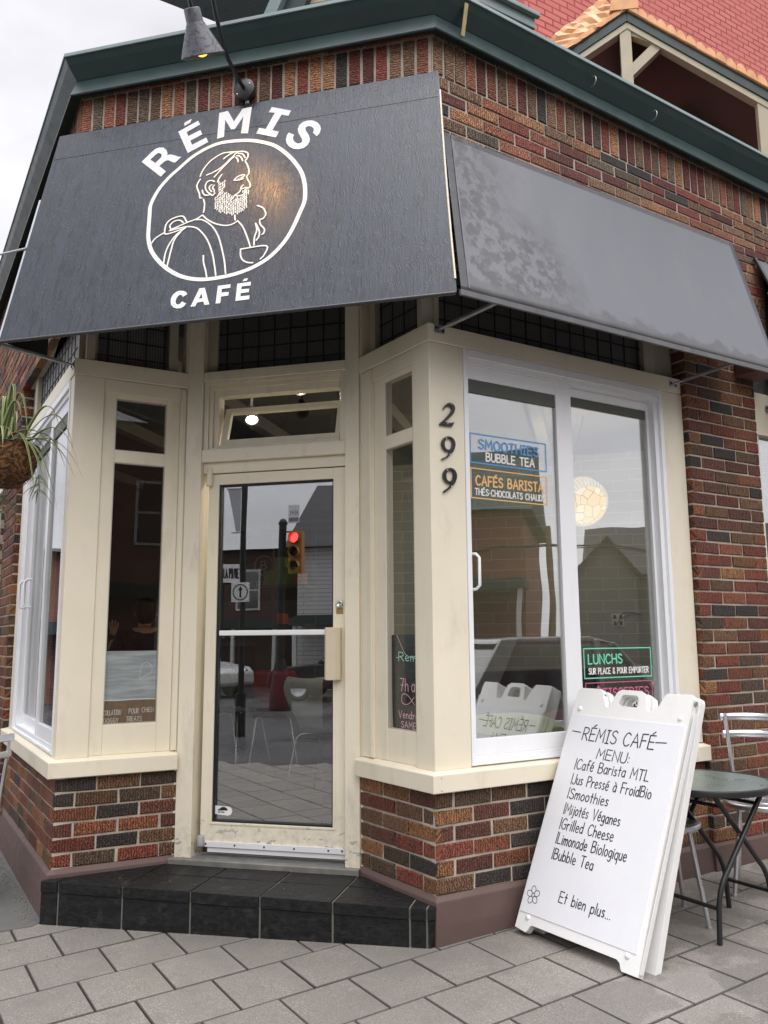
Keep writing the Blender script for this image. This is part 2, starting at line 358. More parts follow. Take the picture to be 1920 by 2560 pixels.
AWN_POLYS={'R':[[(-0.5654,0.303),(-0.515,0.2416),(-0.4958,0.2244),(-0.4747,0.2178),(-0.4482,0.2242),(-0.4272,0.2455),(-0.416,0.2704),(-0.416,0.2875),(-0.4098,0.283),(-0.3972,0.2836),(-0.3839,0.288),(-0.3668,0.297),(-0.3462,0.3085),(-0.3273,0.314),(-0.3584,0.3473),(-0.3748,0.3423),(-0.389,0.3321),(-0.4047,0.3224),(-0.4184,0.3246),(-0.4281,0.3321),(-0.4508,0.3548),(-0.4038,0.4007),(-0.4276,0.4344)],[(-0.5139,0.2977),(-0.4894,0.2695),(-0.4771,0.2586),(-0.4641,0.2603),(-0.4508,0.2731),(-0.4494,0.2904),(-0.4568,0.3022),(-0.4791,0.3281)]],'E':[[(-0.3775,0.123),(-0.2683,0.0652),(-0.2516,0.0968),(-0.3253,0.1376),(-0.3098,0.1696),(-0.2437,0.1382),(-0.2276,0.173),(-0.2926,0.2056),(-0.2766,0.238),(-0.2001,0.2014),(-0.1831,0.237),(-0.2933,0.2936)]],'acc':[[(-0.3468,0.0878),(-0.3496,0.0645),(-0.3427,0.0582),(-0.3096,0.0428),(-0.3139,0.0701)]],'M':[[(-0.148,0.0341),(-0.0975,0.0296),(-0.0512,0.117),(-0.0119,0.0312),(0.0411,0.03),(0.0421,0.2204),(0.0015,0.2131),(-0.0004,0.0898),(-0.0378,0.1726),(-0.0598,0.1731),(-0.1051,0.0929),(-0.095,0.2183),(-0.1341,0.2238)]],'I':[[(0.1573,0.0564),(0.2717,0.108),(0.2597,0.1428),(0.22,0.1254),(0.1793,0.2274),(0.2182,0.2452),(0.2061,0.2833),(0.0908,0.2314),(0.1021,0.1941),(0.1407,0.211),(0.1803,0.1033),(0.1443,0.092)]],'S':[[(0.4096,0.2918),(0.433,0.3216),(0.4463,0.3018),(0.4503,0.2737),(0.4435,0.2481),(0.4261,0.2225),(0.3998,0.2047),(0.3725,0.199),(0.3463,0.2047),(0.3287,0.2216),(0.3228,0.2473),(0.3283,0.2751),(0.3409,0.2995),(0.3532,0.3236),(0.3564,0.3411),(0.3471,0.3512),(0.3319,0.3505),(0.3154,0.3377),(0.3048,0.3187),(0.3012,0.2987),(0.3075,0.2854),(0.2745,0.2631),(0.2657,0.2818),(0.2641,0.3105),(0.2706,0.3359),(0.2876,0.3632),(0.3124,0.3824),(0.3416,0.3915),(0.3678,0.3886),(0.387,0.3734),(0.3963,0.3515),(0.3959,0.3275),(0.3881,0.3043),(0.3744,0.2798),(0.365,0.2609),(0.3655,0.2464),(0.3782,0.2393),(0.3959,0.2454),(0.4086,0.2602),(0.4131,0.2756)]],'C':[[(-0.1477,1.2305),(-0.1696,1.2437),(-0.1752,1.2338),(-0.1843,1.2292),(-0.1945,1.233),(-0.2029,1.2473),(-0.2048,1.2642),(-0.2009,1.2783),(-0.1903,1.2865),(-0.1783,1.2846),(-0.1692,1.2711),(-0.1451,1.2854),(-0.1542,1.3012),(-0.1697,1.3094),(-0.1897,1.3093),(-0.2095,1.3011),(-0.2247,1.2839),(-0.2314,1.2626),(-0.2317,1.242),(-0.2242,1.2223),(-0.2093,1.2087),(-0.1899,1.2043),(-0.169,1.2088),(-0.1552,1.2182)]],'A':[[(-0.1186,1.3079),(-0.0876,1.2047),(-0.0593,1.2033),(-0.0205,1.306),(-0.0448,1.307),(-0.0546,1.2856),(-0.0869,1.2869),(-0.0936,1.3087)],[(-0.0809,1.2663),(-0.0718,1.2359),(-0.0622,1.2653)]],'F':[[(0.0095,1.2021),(0.076,1.2011),(0.0764,1.2222),(0.033,1.2233),(0.0336,1.2448),(0.0722,1.2461),(0.0726,1.2667),(0.0348,1.2683),(0.0363,1.3065),(0.0123,1.3061)]],'E2':[[(0.1107,1.203),(0.1804,1.2005),(0.1813,1.2226),(0.1355,1.2216),(0.1354,1.2392),(0.1762,1.2405),(0.1766,1.2607),(0.1353,1.2611),(0.1363,1.2803),(0.1836,1.2807),(0.1842,1.3025),(0.1142,1.3039)]],'acc2':[[(0.1362,1.1921),(0.1425,1.1783),(0.1633,1.1777),(0.1576,1.1916)]]}
AWN_RING=[(0.0031,0.2636),(0.0702,0.2771),(0.138,0.3028),(0.2064,0.3404),(0.2699,0.4004),(0.3275,0.474),(0.3723,0.5515),(0.3971,0.6316),(0.4068,0.7077),(0.4044,0.7588),(0.3865,0.8213),(0.3688,0.8832),(0.3406,0.957),(0.2999,1.0211),(0.2466,1.076),(0.174,1.1175),(0.0872,1.1433),(-0.0023,1.1531),(-0.0758,1.1521),(-0.1459,1.1377),(-0.2129,1.1089),(-0.277,1.0647),(-0.3381,1.0058),(-0.3931,0.9323),(-0.4248,0.8536),(-0.436,0.792),(-0.4476,0.6912),(-0.4542,0.6283),(-0.4415,0.568),(-0.4182,0.5091),(-0.3753,0.4452),(-0.3238,0.3905),(-0.272,0.3355),(-0.2175,0.2973),(-0.1549,0.2687),(-0.0901,0.2571)]
AWN_LINES=[[(-0.1939,0.4745),(-0.1867,0.4401),(-0.1698,0.4045),(-0.147,0.3742),(-0.1158,0.3501),(-0.0833,0.3352),(-0.0438,0.3354),(-0.0014,0.3406),(0.0233,0.343),(0.0463,0.3514),(0.0603,0.3662),(0.0628,0.386),(0.0576,0.4029),(0.0519,0.4152),(0.0647,0.4398),(0.0751,0.4653),(0.0818,0.49),(0.0808,0.5102),(0.073,0.5248),(0.0832,0.5484),(0.0955,0.5708),(0.1013,0.5891),(0.0991,0.6002),(0.0902,0.6043),(0.0775,0.5978),(0.0637,0.6011),(0.0543,0.6023)],[(0.0608,0.579),(0.0526,0.589),(0.0509,0.6031),(0.0471,0.6196),(0.0344,0.6317),(0.0223,0.6395),(0.0143,0.6595)],[(0.026,0.6402),(0.0411,0.6471),(0.06,0.6461),(0.0744,0.6387),(0.0794,0.6224),(0.0795,0.6039)],[(-0.0751,0.376),(-0.0598,0.3624),(-0.0419,0.3493),(-0.0232,0.3424)],[(-0.1573,0.4723),(-0.1246,0.4606),(-0.0882,0.4407),(-0.0623,0.4158),(-0.0413,0.3899),(-0.022,0.3697),(-0.012,0.3536),(0.0019,0.3473)],[(-0.1112,0.4941),(-0.0939,0.4692),(-0.0693,0.4353),(-0.0464,0.4069),(-0.0298,0.3847),(-0.0145,0.3711)],[(-0.0062,0.3787),(0.0052,0.3914),(0.0118,0.4135)],[(-0.0003,0.3679),(0.0153,0.3754),(0.0267,0.388),(0.0369,0.4108)],[(0.0079,0.356),(0.0254,0.3594),(0.0368,0.3721),(0.0478,0.3921)],[(-0.0699,0.484),(-0.0813,0.5069),(-0.0874,0.5321)],[(-0.1897,0.4945),(-0.1997,0.5177),(-0.2023,0.5407),(-0.1936,0.5656),(-0.1811,0.5911),(-0.1728,0.6215),(-0.1614,0.6249)],[(-0.1513,0.6352),(-0.1409,0.6642),(-0.1374,0.6962),(-0.1372,0.7245)],[(-0.1053,0.5259),(-0.1215,0.5157),(-0.1409,0.5166),(-0.1513,0.5294),(-0.1532,0.5495),(-0.1458,0.5741),(-0.132,0.5939),(-0.1155,0.6069)],[(-0.1171,0.5457),(-0.1281,0.554),(-0.1267,0.5717),(-0.1116,0.5917)],[(-0.1029,0.5512),(-0.1105,0.5658),(-0.098,0.5854),(-0.0975,0.5971)],[(-0.1667,0.5733),(-0.1603,0.5919),(-0.1468,0.6087),(-0.1291,0.6132),(-0.1151,0.6099),(-0.1028,0.6192),(-0.0915,0.6053)],[(0.0029,0.5382),(0.0196,0.5194),(0.04,0.51),(0.0593,0.5107),(0.0582,0.5206),(0.0421,0.5264),(0.0306,0.5302),(0.0401,0.529),(0.0552,0.5346),(0.0392,0.5404),(0.0174,0.5394),(0.0029,0.5382)],[(0.0411,0.7722),(0.0432,0.7878),(0.0478,0.8052)],[(-0.1406,0.7417),(-0.1066,0.7772),(-0.0573,0.8112),(-0.0043,0.8307),(0.033,0.8294),(0.0619,0.812)],[(-0.1406,0.7417),(-0.1727,0.7628),(-0.2219,0.7773),(-0.2767,0.7984),(-0.3074,0.8085)],[(-0.1721,0.7666),(-0.1393,0.7719),(-0.1038,0.7963),(-0.0664,0.8355),(-0.029,0.8999),(0.0014,0.9837),(0.024,1.0578),(0.0405,1.1334)],[(-0.3128,0.8151),(-0.2559,0.807),(-0.2111,0.8051),(-0.1639,0.8201),(-0.1267,0.8555),(-0.0866,0.9128),(-0.0492,0.9976),(-0.0252,1.0789),(-0.0107,1.1368)],[(-0.3409,0.8032),(-0.3276,0.8352),(-0.229,0.8134)],[(-0.3409,0.8032),(-0.3387,0.7697),(-0.3185,0.7428),(-0.2814,0.7299),(-0.2484,0.7331),(-0.2225,0.7734)],[(-0.3087,0.8008),(-0.3153,0.781),(-0.2964,0.7577),(-0.2643,0.7554),(-0.2418,0.7741)],[(-0.3376,0.8224),(-0.3845,0.8524),(-0.4019,0.8831)],[(-0.223,0.8107),(-0.2685,0.8481),(-0.298,0.9025),(-0.3109,0.9591),(-0.3099,1.0207)],[(-0.235,0.8162),(-0.2734,0.8769),(-0.2818,0.9415),(-0.2849,0.9991),(-0.2872,1.0418)],[(0.0619,0.812),(0.0916,0.8497),(0.1166,0.9008),(0.1386,0.9544),(0.1524,0.992)],[(-0.096,1.005),(-0.0882,1.0488),(-0.0723,1.0933),(-0.0579,1.1407)],[(0.1011,0.995),(0.2341,0.9937),(0.2312,1.0459),(0.2132,1.0711)],[(0.1011,0.995),(0.1062,1.0346),(0.1223,1.065),(0.1487,1.0827),(0.1764,1.0881)],[(0.1572,0.7302),(0.1907,0.7521),(0.2089,0.792),(0.1986,0.8196),(0.182,0.8241),(0.1874,0.8541),(0.2126,0.8871),(0.2125,0.9122),(0.2044,0.9202)],[(0.1617,0.8442),(0.1776,0.8743),(0.1892,0.9049),(0.1877,0.9334),(0.1778,0.9518)],[(0.1617,0.8442),(0.1732,0.888),(0.1661,0.93),(0.1692,0.9804)]]
AWN_BEARD=[[(-0.0788,0.5302),(-0.0791,0.5438)],[(-0.0562,0.5368),(-0.0584,0.5498)],[(-0.0461,0.5284),(-0.0473,0.5408)],[(-0.0739,0.549),(-0.0784,0.5598)],[(-0.0674,0.5423),(-0.067,0.553)],[(-0.0547,0.5525),(-0.0536,0.5646)],[(-0.0461,0.5498),(-0.045,0.562)],[(-0.0705,0.5668),(-0.0743,0.5791)],[(-0.0639,0.5623),(-0.0634,0.5723)],[(-0.0503,0.5715),(-0.0532,0.5832)],[(-0.0429,0.5643),(-0.045,0.5758)],[(-0.0697,0.5823),(-0.0709,0.5957)],[(-0.0616,0.5795),(-0.0624,0.5904)],[(-0.0497,0.5857),(-0.053,0.5983)],[(0.0738,0.6127),(0.0769,0.6242)],[(0.0923,0.6155),(0.0983,0.6272)],[(-0.0653,0.6042),(-0.0691,0.6162)],[(-0.0571,0.5967),(-0.0598,0.6083)],[(-0.046,0.6044),(-0.0489,0.6156)],[(-0.0256,0.6107),(-0.0279,0.6214)],[(0.0641,0.6159),(0.0656,0.6285)],[(0.0741,0.6292),(0.077,0.6407)],[(0.085,0.622),(0.0873,0.6356)],[(0.0948,0.6315),(0.0987,0.644)],[(-0.0638,0.6182),(-0.0672,0.6276)],[(-0.0563,0.6104),(-0.057,0.6236)],[(-0.0438,0.6247),(-0.044,0.6359)],[(-0.0356,0.6133),(-0.0357,0.627)],[(-0.0236,0.6278),(-0.0229,0.6404)],[(-0.0142,0.6218),(-0.014,0.6322)],[(-0.0039,0.6322),(-0.0058,0.6427)],[(0.0746,0.6443),(0.0803,0.6588)],[(0.0849,0.637),(0.0882,0.6508)],[(-0.0819,0.6347),(-0.0869,0.6464)],[(-0.0714,0.6244),(-0.0756,0.6362)],[(-0.0623,0.6386),(-0.0625,0.6491)],[(-0.0541,0.6296),(-0.056,0.6412)],[(-0.0414,0.6406),(-0.0441,0.6529)],[(-0.0351,0.6321),(-0.0347,0.6428)],[(-0.0214,0.6424),(-0.0224,0.6533)],[(-0.0118,0.6387),(-0.0142,0.6488)],[(-0.0023,0.65),(-0.0007,0.66)],[(0.0071,0.6411),(0.007,0.6545)],[(0.0373,0.6544),(0.0408,0.6647)],[(0.0589,0.6577),(0.0597,0.6694)],[(0.0679,0.6509),(0.0728,0.6638)],[(0.0793,0.6623),(0.0816,0.6725)],[(0.0865,0.6565),(0.092,0.6673)],[(-0.0791,0.6495),(-0.082,0.6592)],[(-0.0686,0.6451),(-0.0735,0.6545)],[(-0.0603,0.6531),(-0.0598,0.6662)],[(-0.049,0.6448),(-0.0525,0.657)],[(-0.0397,0.658),(-0.0399,0.6678)],[(-0.0311,0.6521),(-0.0305,0.6638)],[(-0.0189,0.6606),(-0.0213,0.6733)],[(-0.0123,0.6532),(-0.0099,0.6654)],[(0.0009,0.6656),(0.0034,0.6774)],[(0.0094,0.6575),(0.0081,0.668)],[(0.0229,0.6703),(0.0224,0.6807)],[(0.0324,0.6642),(0.0314,0.6737)],[(0.0392,0.6697),(0.041,0.6813)],[(0.0489,0.6646),(0.0505,0.677)],[(0.0613,0.6753),(0.0629,0.6855)],[(0.0681,0.6653),(0.0733,0.6789)],[(0.0793,0.6765),(0.084,0.6892)],[(0.0872,0.6705),(0.0934,0.685)],[(-0.0765,0.6653),(-0.0815,0.6769)],[(-0.0677,0.663),(-0.07,0.6737)],[(-0.0585,0.6697),(-0.0596,0.6804)],[(-0.0497,0.6639),(-0.0504,0.6749)],[(-0.036,0.6726),(-0.0388,0.6849)],[(-0.0292,0.6695),(-0.0287,0.6797)],[(-0.0173,0.6744),(-0.015,0.6878)],[(-0.0093,0.6719),(-0.0097,0.6823)],[(0.0024,0.6832),(0.0031,0.6939)],[(0.0115,0.6761),(0.0131,0.6863)],[(0.0226,0.6832),(0.0257,0.6933)],[(0.0338,0.6776),(0.0343,0.6895)],[(0.0438,0.6866),(0.0466,0.6993)],[(0.0509,0.6802),(0.052,0.6922)],[(0.0628,0.6924),(0.066,0.7054)],[(0.0709,0.6831),(0.0745,0.6941)],[(0.0803,0.693),(0.0855,0.7053)],[(0.0933,0.6897),(0.0953,0.7009)],[(-0.0772,0.682),(-0.0775,0.6951)],[(-0.0663,0.6788),(-0.0676,0.689)],[(-0.0551,0.6891),(-0.0564,0.7002)],[(-0.0471,0.6815),(-0.0466,0.6946)],[(-0.0355,0.6915),(-0.038,0.7026)],[(-0.0262,0.6835),(-0.0253,0.6947)],[(-0.0152,0.6947),(-0.0158,0.7068)],[(-0.0037,0.6883),(-0.0048,0.7016)],[(0.0062,0.6987),(0.0075,0.7105)],[(0.016,0.6922),(0.015,0.7046)],[(0.0259,0.7005),(0.0264,0.7109)],[(0.033,0.6919),(0.0372,0.706)],[(0.0449,0.7027),(0.0493,0.7162)],[(0.0552,0.6958),(0.0563,0.7089)],[(0.0641,0.7073),(0.0688,0.7179)],[(0.0742,0.7028),(0.0765,0.7137)],[(0.0857,0.7098),(0.0885,0.7205)],[(0.0928,0.7036),(0.0951,0.7144)],[(-0.0741,0.6991),(-0.0753,0.7105)],[(-0.0636,0.6921),(-0.0677,0.7035)],[(-0.0511,0.7052),(-0.0535,0.7177)],[(-0.0425,0.6967),(-0.0454,0.7095)],[(-0.0348,0.7055),(-0.0341,0.717)],[(-0.0216,0.7018),(-0.0242,0.7124)],[(-0.0122,0.7102),(-0.013,0.7207)],[(-0.005,0.703),(-0.0051,0.716)],[(0.0078,0.7168),(0.007,0.7269)],[(0.0185,0.7097),(0.0173,0.7218)],[(0.0273,0.7175),(0.0282,0.7296)],[(0.0358,0.7137),(0.037,0.7237)],[(0.0464,0.7196),(0.0486,0.7299)],[(0.0568,0.7131),(0.0578,0.7258)],[(0.0664,0.726),(0.0691,0.737)],[(0.0766,0.7156),(0.0803,0.7281)],[(0.0867,0.7278),(0.0886,0.739)],[(0.0971,0.7192),(0.099,0.7328)],[(-0.0625,0.7086),(-0.0647,0.7208)],[(-0.0495,0.7229),(-0.0501,0.7343)],[(-0.041,0.7125),(-0.0411,0.7242)],[(-0.0313,0.7245),(-0.0295,0.7363)],[(-0.0234,0.7173),(-0.022,0.7283)],[(-0.0113,0.727),(-0.0088,0.7387)],[(-0.0019,0.7203),(0.0,0.7319)],[(0.01,0.7297),(0.0105,0.7395)],[(0.0201,0.7243),(0.0199,0.7339)],[(0.0295,0.7325),(0.0307,0.7453)],[(0.0374,0.7258),(0.0385,0.7371)],[(0.0481,0.7364),(0.0519,0.7488)],[(0.0572,0.7283),(0.0607,0.7423)],[(0.0705,0.7421),(0.0725,0.7537)],[(0.0764,0.735),(0.0825,0.7485)],[(-0.0412,0.7317),(-0.0408,0.7424)],[(-0.0211,0.7361),(-0.0184,0.7476)],[(-0.0084,0.7434),(-0.0062,0.7568)],[(-0.0006,0.7396),(0.001,0.7504)],[(0.0108,0.7464),(0.0125,0.7579)],[(0.021,0.7414),(0.0219,0.7538)],[(0.0307,0.7505),(0.0333,0.764)],[(0.0402,0.7448),(0.0422,0.7559)],[(0.0498,0.7536),(0.0546,0.7672)],[(0.0593,0.7461),(0.0628,0.7585)],[(0.0216,0.7561),(0.0252,0.769)]]
DIGITS={'two':[[(0.0707,2.44),(0.0818,2.4585),(0.0982,2.4729),(0.1118,2.478),(0.1253,2.4784),(0.1373,2.471),(0.1444,2.4594),(0.1435,2.4456),(0.1364,2.4298),(0.1211,2.4129),(0.1018,2.3945),(0.08,2.3785),(0.1014,2.3768),(0.1203,2.3781),(0.1312,2.3825),(0.138,2.3838),(0.1365,2.3782),(0.1239,2.36),(0.0517,2.3586),(0.0487,2.3638),(0.0533,2.3689),(0.0776,2.389),(0.1023,2.4149),(0.1189,2.4353),(0.1232,2.445),(0.1207,2.4561),(0.1128,2.4622),(0.102,2.4625),(0.0911,2.4564),(0.0829,2.4473),(0.0773,2.4382)]],'nine':[[(0.0587,2.1867),(0.057,2.191),(0.0629,2.196),(0.0843,2.2061),(0.0978,2.2187),(0.1062,2.2342),(0.0928,2.2327),(0.077,2.2365),(0.064,2.2484),(0.059,2.2634),(0.0614,2.2793),(0.0703,2.2949),(0.0838,2.3043),(0.1026,2.3093),(0.1186,2.3074),(0.1319,2.3),(0.141,2.2865),(0.1425,2.2709),(0.1375,2.2523),(0.1277,2.2355),(0.1112,2.218),(0.0922,2.2025)],[(0.0778,2.2768),(0.0862,2.2923),(0.0997,2.2995),(0.113,2.2978),(0.1209,2.2886),(0.1218,2.273),(0.1174,2.2567),(0.1078,2.2444),(0.0957,2.2413),(0.0838,2.2473),(0.078,2.2612)]],'nine2':[[(0.0652,2.0321),(0.0674,2.0377),(0.0888,2.0517),(0.1036,2.064),(0.1119,2.0785),(0.0973,2.0778),(0.0815,2.083),(0.0699,2.094),(0.0642,2.1089),(0.0661,2.1245),(0.0749,2.1397),(0.0883,2.1492),(0.107,2.1534),(0.123,2.1519),(0.1362,2.1447),(0.1453,2.13),(0.1468,2.1145),(0.1418,2.0963),(0.132,2.0798),(0.1156,2.0629),(0.0912,2.0431),(0.0698,2.0298)],[(0.0829,2.1195),(0.0906,2.1346),(0.1041,2.1426),(0.1174,2.1417),(0.1252,2.1325),(0.1257,2.117),(0.1218,2.1011),(0.1122,2.0902),(0.1002,2.0869),(0.0884,2.0924),(0.0831,2.1063)]]}
DIGSCREWS=[(0.1203,2.4719),(0.0965,2.3712),(0.0862,2.2961),(0.108,2.2187),(0.0894,2.1401),(0.1134,2.0627)]
# ------------------------------------------------------------------ materials
BR = [(0, (.25, .066, .040)), (.2, (.17, .060, .042)), (.34, (.33, .15, .062)), (.46, (.20, .105, .056)), (.66, (.29, .10, .048)), (.80, (.062, .050, .046)), (.90, (.125, .082, .052))]
M_ = {}
M_['brick'] = brick_mat('rug_brick', BR, gain=1.0)
M_['brick_up'] = brick_mat('rug_brick_upper', [(0, (.20, .052, .038)), (.16, (.13, .042, .036)), (.28, (.31, .15, .075)), (.48, (.19, .11, .068)), (.70, (.27, .10, .06)), (.84, (.055, .048, .048)), (.92, (.125, .092, .066))], gain=1.5)
M_['mortar'] = paint('mortar', (.46, .40, .33), .9, .22, 14, .4, (.20, .17, .13), .2, .7, 120)
M_['cream'] = paint('cream_paint', (.79, .725, .575), .42, .05, 2.2, .28, (.42, .36, .26), .45, .12, 40)
M_['cream_worn'] = paint('worn_cream_paint', (.79, .725, .575), .42, .05, 2.2, .45, (.40, .37, .33), .45, .12, 40)
def chipped_paint(name, c, prim):
    t = NT(name); v = t.coord(); n1 = t.noise(v, 2.2, 5); x = t.n('ShaderNodeVectorMath', operation='SCALE'); x.inputs[0].default_value = c; t.l(t.rng(n1, .25, .75, .95, 1.05), x.inputs['Scale']); b = x.outputs[0]
    d = t.noise(t.coord('Object', (1, 1, .35)), 9, 6, .65); b = t.mix(t.rng(d, .55, .78, 0, .45), b, (.40, .37, .33))
    sz = t.n('ShaderNodeSeparateXYZ'); t.l(v, sz.inputs[0]); low = t.rng(sz.outputs[2], .30, .46, 1, 0)
    ch = t.noise(t.coord('Object', (1, 1, 1.7)), 15, 3, .6); chip = t.math('MULTIPLY', t.rng(ch, .60, .615, 0, 1), low); b = t.mix(chip, b, prim)
    grime = t.math('MULTIPLY', low, t.rng(t.noise(v, 30, 5, .7), .4, .7, 0, .35)); b = t.mix(grime, b, (.25, .22, .18))
    bm = t.bump(t.noise(v, 40, 3), .12, .001); bm = t.bump(chip, -.6, .001, bm); t.bsdf(b, .42, 0, bm, .45); return t.m
M_['cream_worn'] = chipped_paint('chipped_cream_paint', (.79, .725, .575), (.40, .38, .37))
M_['found'] = paint('brown_foundation_paint', (.115, .074, .066), .55, .14, 5, .4, (.10, .07, .06), .35, .5, 25)
M_['green'] = paint('dark_green_metal', (.028, .052, .05), .34, .12, 3, .2, (.06, .08, .08), .5, .05, 20)
M_['greenlite'] = paint('green_flashing', (.22, .29, .29), .3, .1, 3, spec=.6)
M_['vinyl'] = paint('white_vinyl', (.84, .85, .87), .35, .03, 3, .15, (.5, .5, .48), .5, .05, 30)
M_['alu'] = paint('brushed_aluminium', (.62, .63, .65), .32, .08, 12, metal=.9, bump=.05)
M_['chrome'] = paint('chrome', (.75, .75, .76), .12, .03, 5, metal=1.0, bump=.0)
M_['steel'] = paint('galvanised_steel', (.42, .43, .43), .42, .15, 20, .3, (.2, .18, .16), metal=.8)
M_['black'] = paint('black_enamel', (.018, .018, .02), .35, .15, 10, spec=.5)
M_['dark'] = paint('dark_frame', (.014, .015, .017), .5, .2, 8, spec=.35)
M_['plastic'] = paint('white_plastic', (.80, .80, .785), .38, .03, 5, .22, (.55, .54, .5), .45, .3, 55)
M_['board'] = paint('painted_white_board', (.76, .77, .80), .55, .03, 6, .18, (.6, .61, .64), .3, .5, 18)
M_['ink'] = flat('black_marker', (.02, .02, .025), .6)
M_['white'] = flat('white_vinyl_letter', (.85, .84, .83), .45)
M_['blue'] = flat('blue_vinyl_letter', (.10, .33, .68), .5)
M_['orange'] = flat('orange_vinyl_letter', (.85, .50, .20), .5)
M_['mint'] = flat('mint_vinyl_letter', (.18, .72, .48), .5)
M_['pink'] = flat('pink_vinyl_letter', (.62, .12, .27), .5)
M_['glass_door'] = glass('door_glass', .32, (.95, .97, .97), .0012, 2.2)
M_['glass_win'] = glass('window_glass', .40, (.95, .97, .96), .0032, 2.4)
M_['glass_left'] = glass('left_window_glass', .45, (.9, .94, .94), .003, 2.4)
M_['glass_dark'] = glass('sidelight_glass', .045, (.97, .98, .98), .0015, 2)
M_['int_dark'] = flat('interior_dark_wall', (.05, .048, .05), .8)
M_['int_wall'] = flat('interior_grey_wall', (.13, .128, .125), .8)
M_['int_ceil'] = flat('interior_ceiling', (.14, .143, .155), .8)
M_['int_floor'] = flat('interior_floor', (.07, .065, .062), .35)
def prism_mat():
    t = NT('prism_glass'); v = t.coord('Object')
    vo = t.n('ShaderNodeTexVoronoi'); vo.inputs['Scale'].default_value = 95; vo.inputs['Randomness'].default_value = .1; t.l(v, vo.inputs['Vector'])
    bm = t.bump(vo.outputs['Distance'], .9, .006)
    c = t.mix(t.rng(vo.outputs['Distance'], .1, .6, 0, 1), (.20, .19, .175), (.06, .06, .06))
    t.bsdf(c, .3, 0, bm, .5); return t.m
M_['prism'] = prism_mat()
M_['came'] = flat('lead_came', (.012, .013, .02), .5)
def paver_mat():
    t = NT('concrete_pavers'); v = t.coord()
    a = t.n('ShaderNodeVertexColor', layer_name='bc'); sp = t.n('ShaderNodeSeparateColor'); t.l(a.outputs[0], sp.inputs[0])
    c = t.mix(sp.outputs[0], (.205, .19, .165), (.28, .26, .226))
    g = t.noise(v, 260, 3, .7); c = t.mix(t.rng(g, .40, .62, 0, .9), c, (.10, .09, .08)); c = t.mix(t.rng(t.noise(v, 170, 2, .7), .55, .68, 0, .7), c, (.46, .44, .41)); c = t.mix(t.rng(t.noise(v, 7, 6, .7), .5, .72, 0, .45), c, (.12, .112, .098)); c = t.mix(t.rng(t.noise(v, 3.1, 2, .5), .70, .73, 0, .25), c, (.07, .065, .06)); g2 = t.noise(v, 45, 3, .6); c = t.mix(t.rng(g2, .45, .7, 0, .35), c, (.17, .155, .14))
    st = t.noise(v, 1.6, 5, .6); c = t.mix(t.rng(st, .42, .62, 0, .42), c, (.17, .16, .15))
    # dry, paler patches near the sign and table
    sx = t.n('ShaderNodeSeparateXYZ'); t.l(t.coord(), sx.inputs[0])
    side = t.rng(sx.outputs[0], 1.2, 1.7, 0, 1)
    dn = t.noise(v, 2.1, 4, .55); dry = t.math('MULTIPLY', side, t.rng(dn, .47, .50, 0, 1))
    c2 = t.mix(1.0, c, (1.3, 1.3, 1.31), 'MULTIPLY'); c = t.mix(dry, c, c2)
    c = t.mix(sp.outputs[2], c, (.022, .02, .018))
    bm = t.bump(g, .55, .003); bm = t.bump(st, .2, .004, bm)
    r = t.rng(st, .35, .65, .78, .5)
    t.bsdf(c, r, 0, bm, .4); return t.m
M_['paver'] = paver_mat()
M_['sand'] = flat('joint_sand', (.055, .05, .045), .95)
def slate_mat():
    t = NT('black_slate'); v = t.coord(); vd = t.n('ShaderNodeVectorMath', operation='ADD')
    a = t.n('ShaderNodeVertexColor', layer_name='bc'); sc_ = t.n('ShaderNodeVectorMath', operation='SCALE'); t.l(a.outputs[0], sc_.inputs[0]); sc_.inputs['Scale'].default_value = 20
    t.l(v, vd.inputs[0]); t.l(sc_.outputs[0], vd.inputs[1]); v = vd.outputs[0]
    m = t.n('ShaderNodeMapping'); m.inputs['Rotation'].default_value = (0, 0, .5); m.inputs['Scale'].default_value = (2, 7, 5); t.l(v, m.inputs[0])
    n1 = t.noise(m.outputs[0], 1.6, 6, .6); n2 = t.noise(v, 40, 4, .6)
    st = t.n('ShaderNodeMath', operation='SNAP'); t.l(n1, st.inputs[0]); st.inputs[1].default_value = .07
    c = t.mix(t.rng(n2, .4, .7, 0, 1), (.007, .0073, .0078), (.016, .0165, .018)); c = t.mix(t.rng(t.noise(v, 5, 5, .65), .6, .75, 0, .3), c, (.12, .12, .12))
    bm = t.bump(st.outputs[0], .6, .016); bm = t.bump(n1, .6, .02, bm); bm = t.bump(n2, .3, .002, bm)
    t.bsdf(c, t.rng(n2, .3, .7, .42, .66), 0, bm, .3); return t.m
M_['slate'] = slate_mat()
M_['grout'] = flat('grey_grout', (.20, .19, .165), .9)
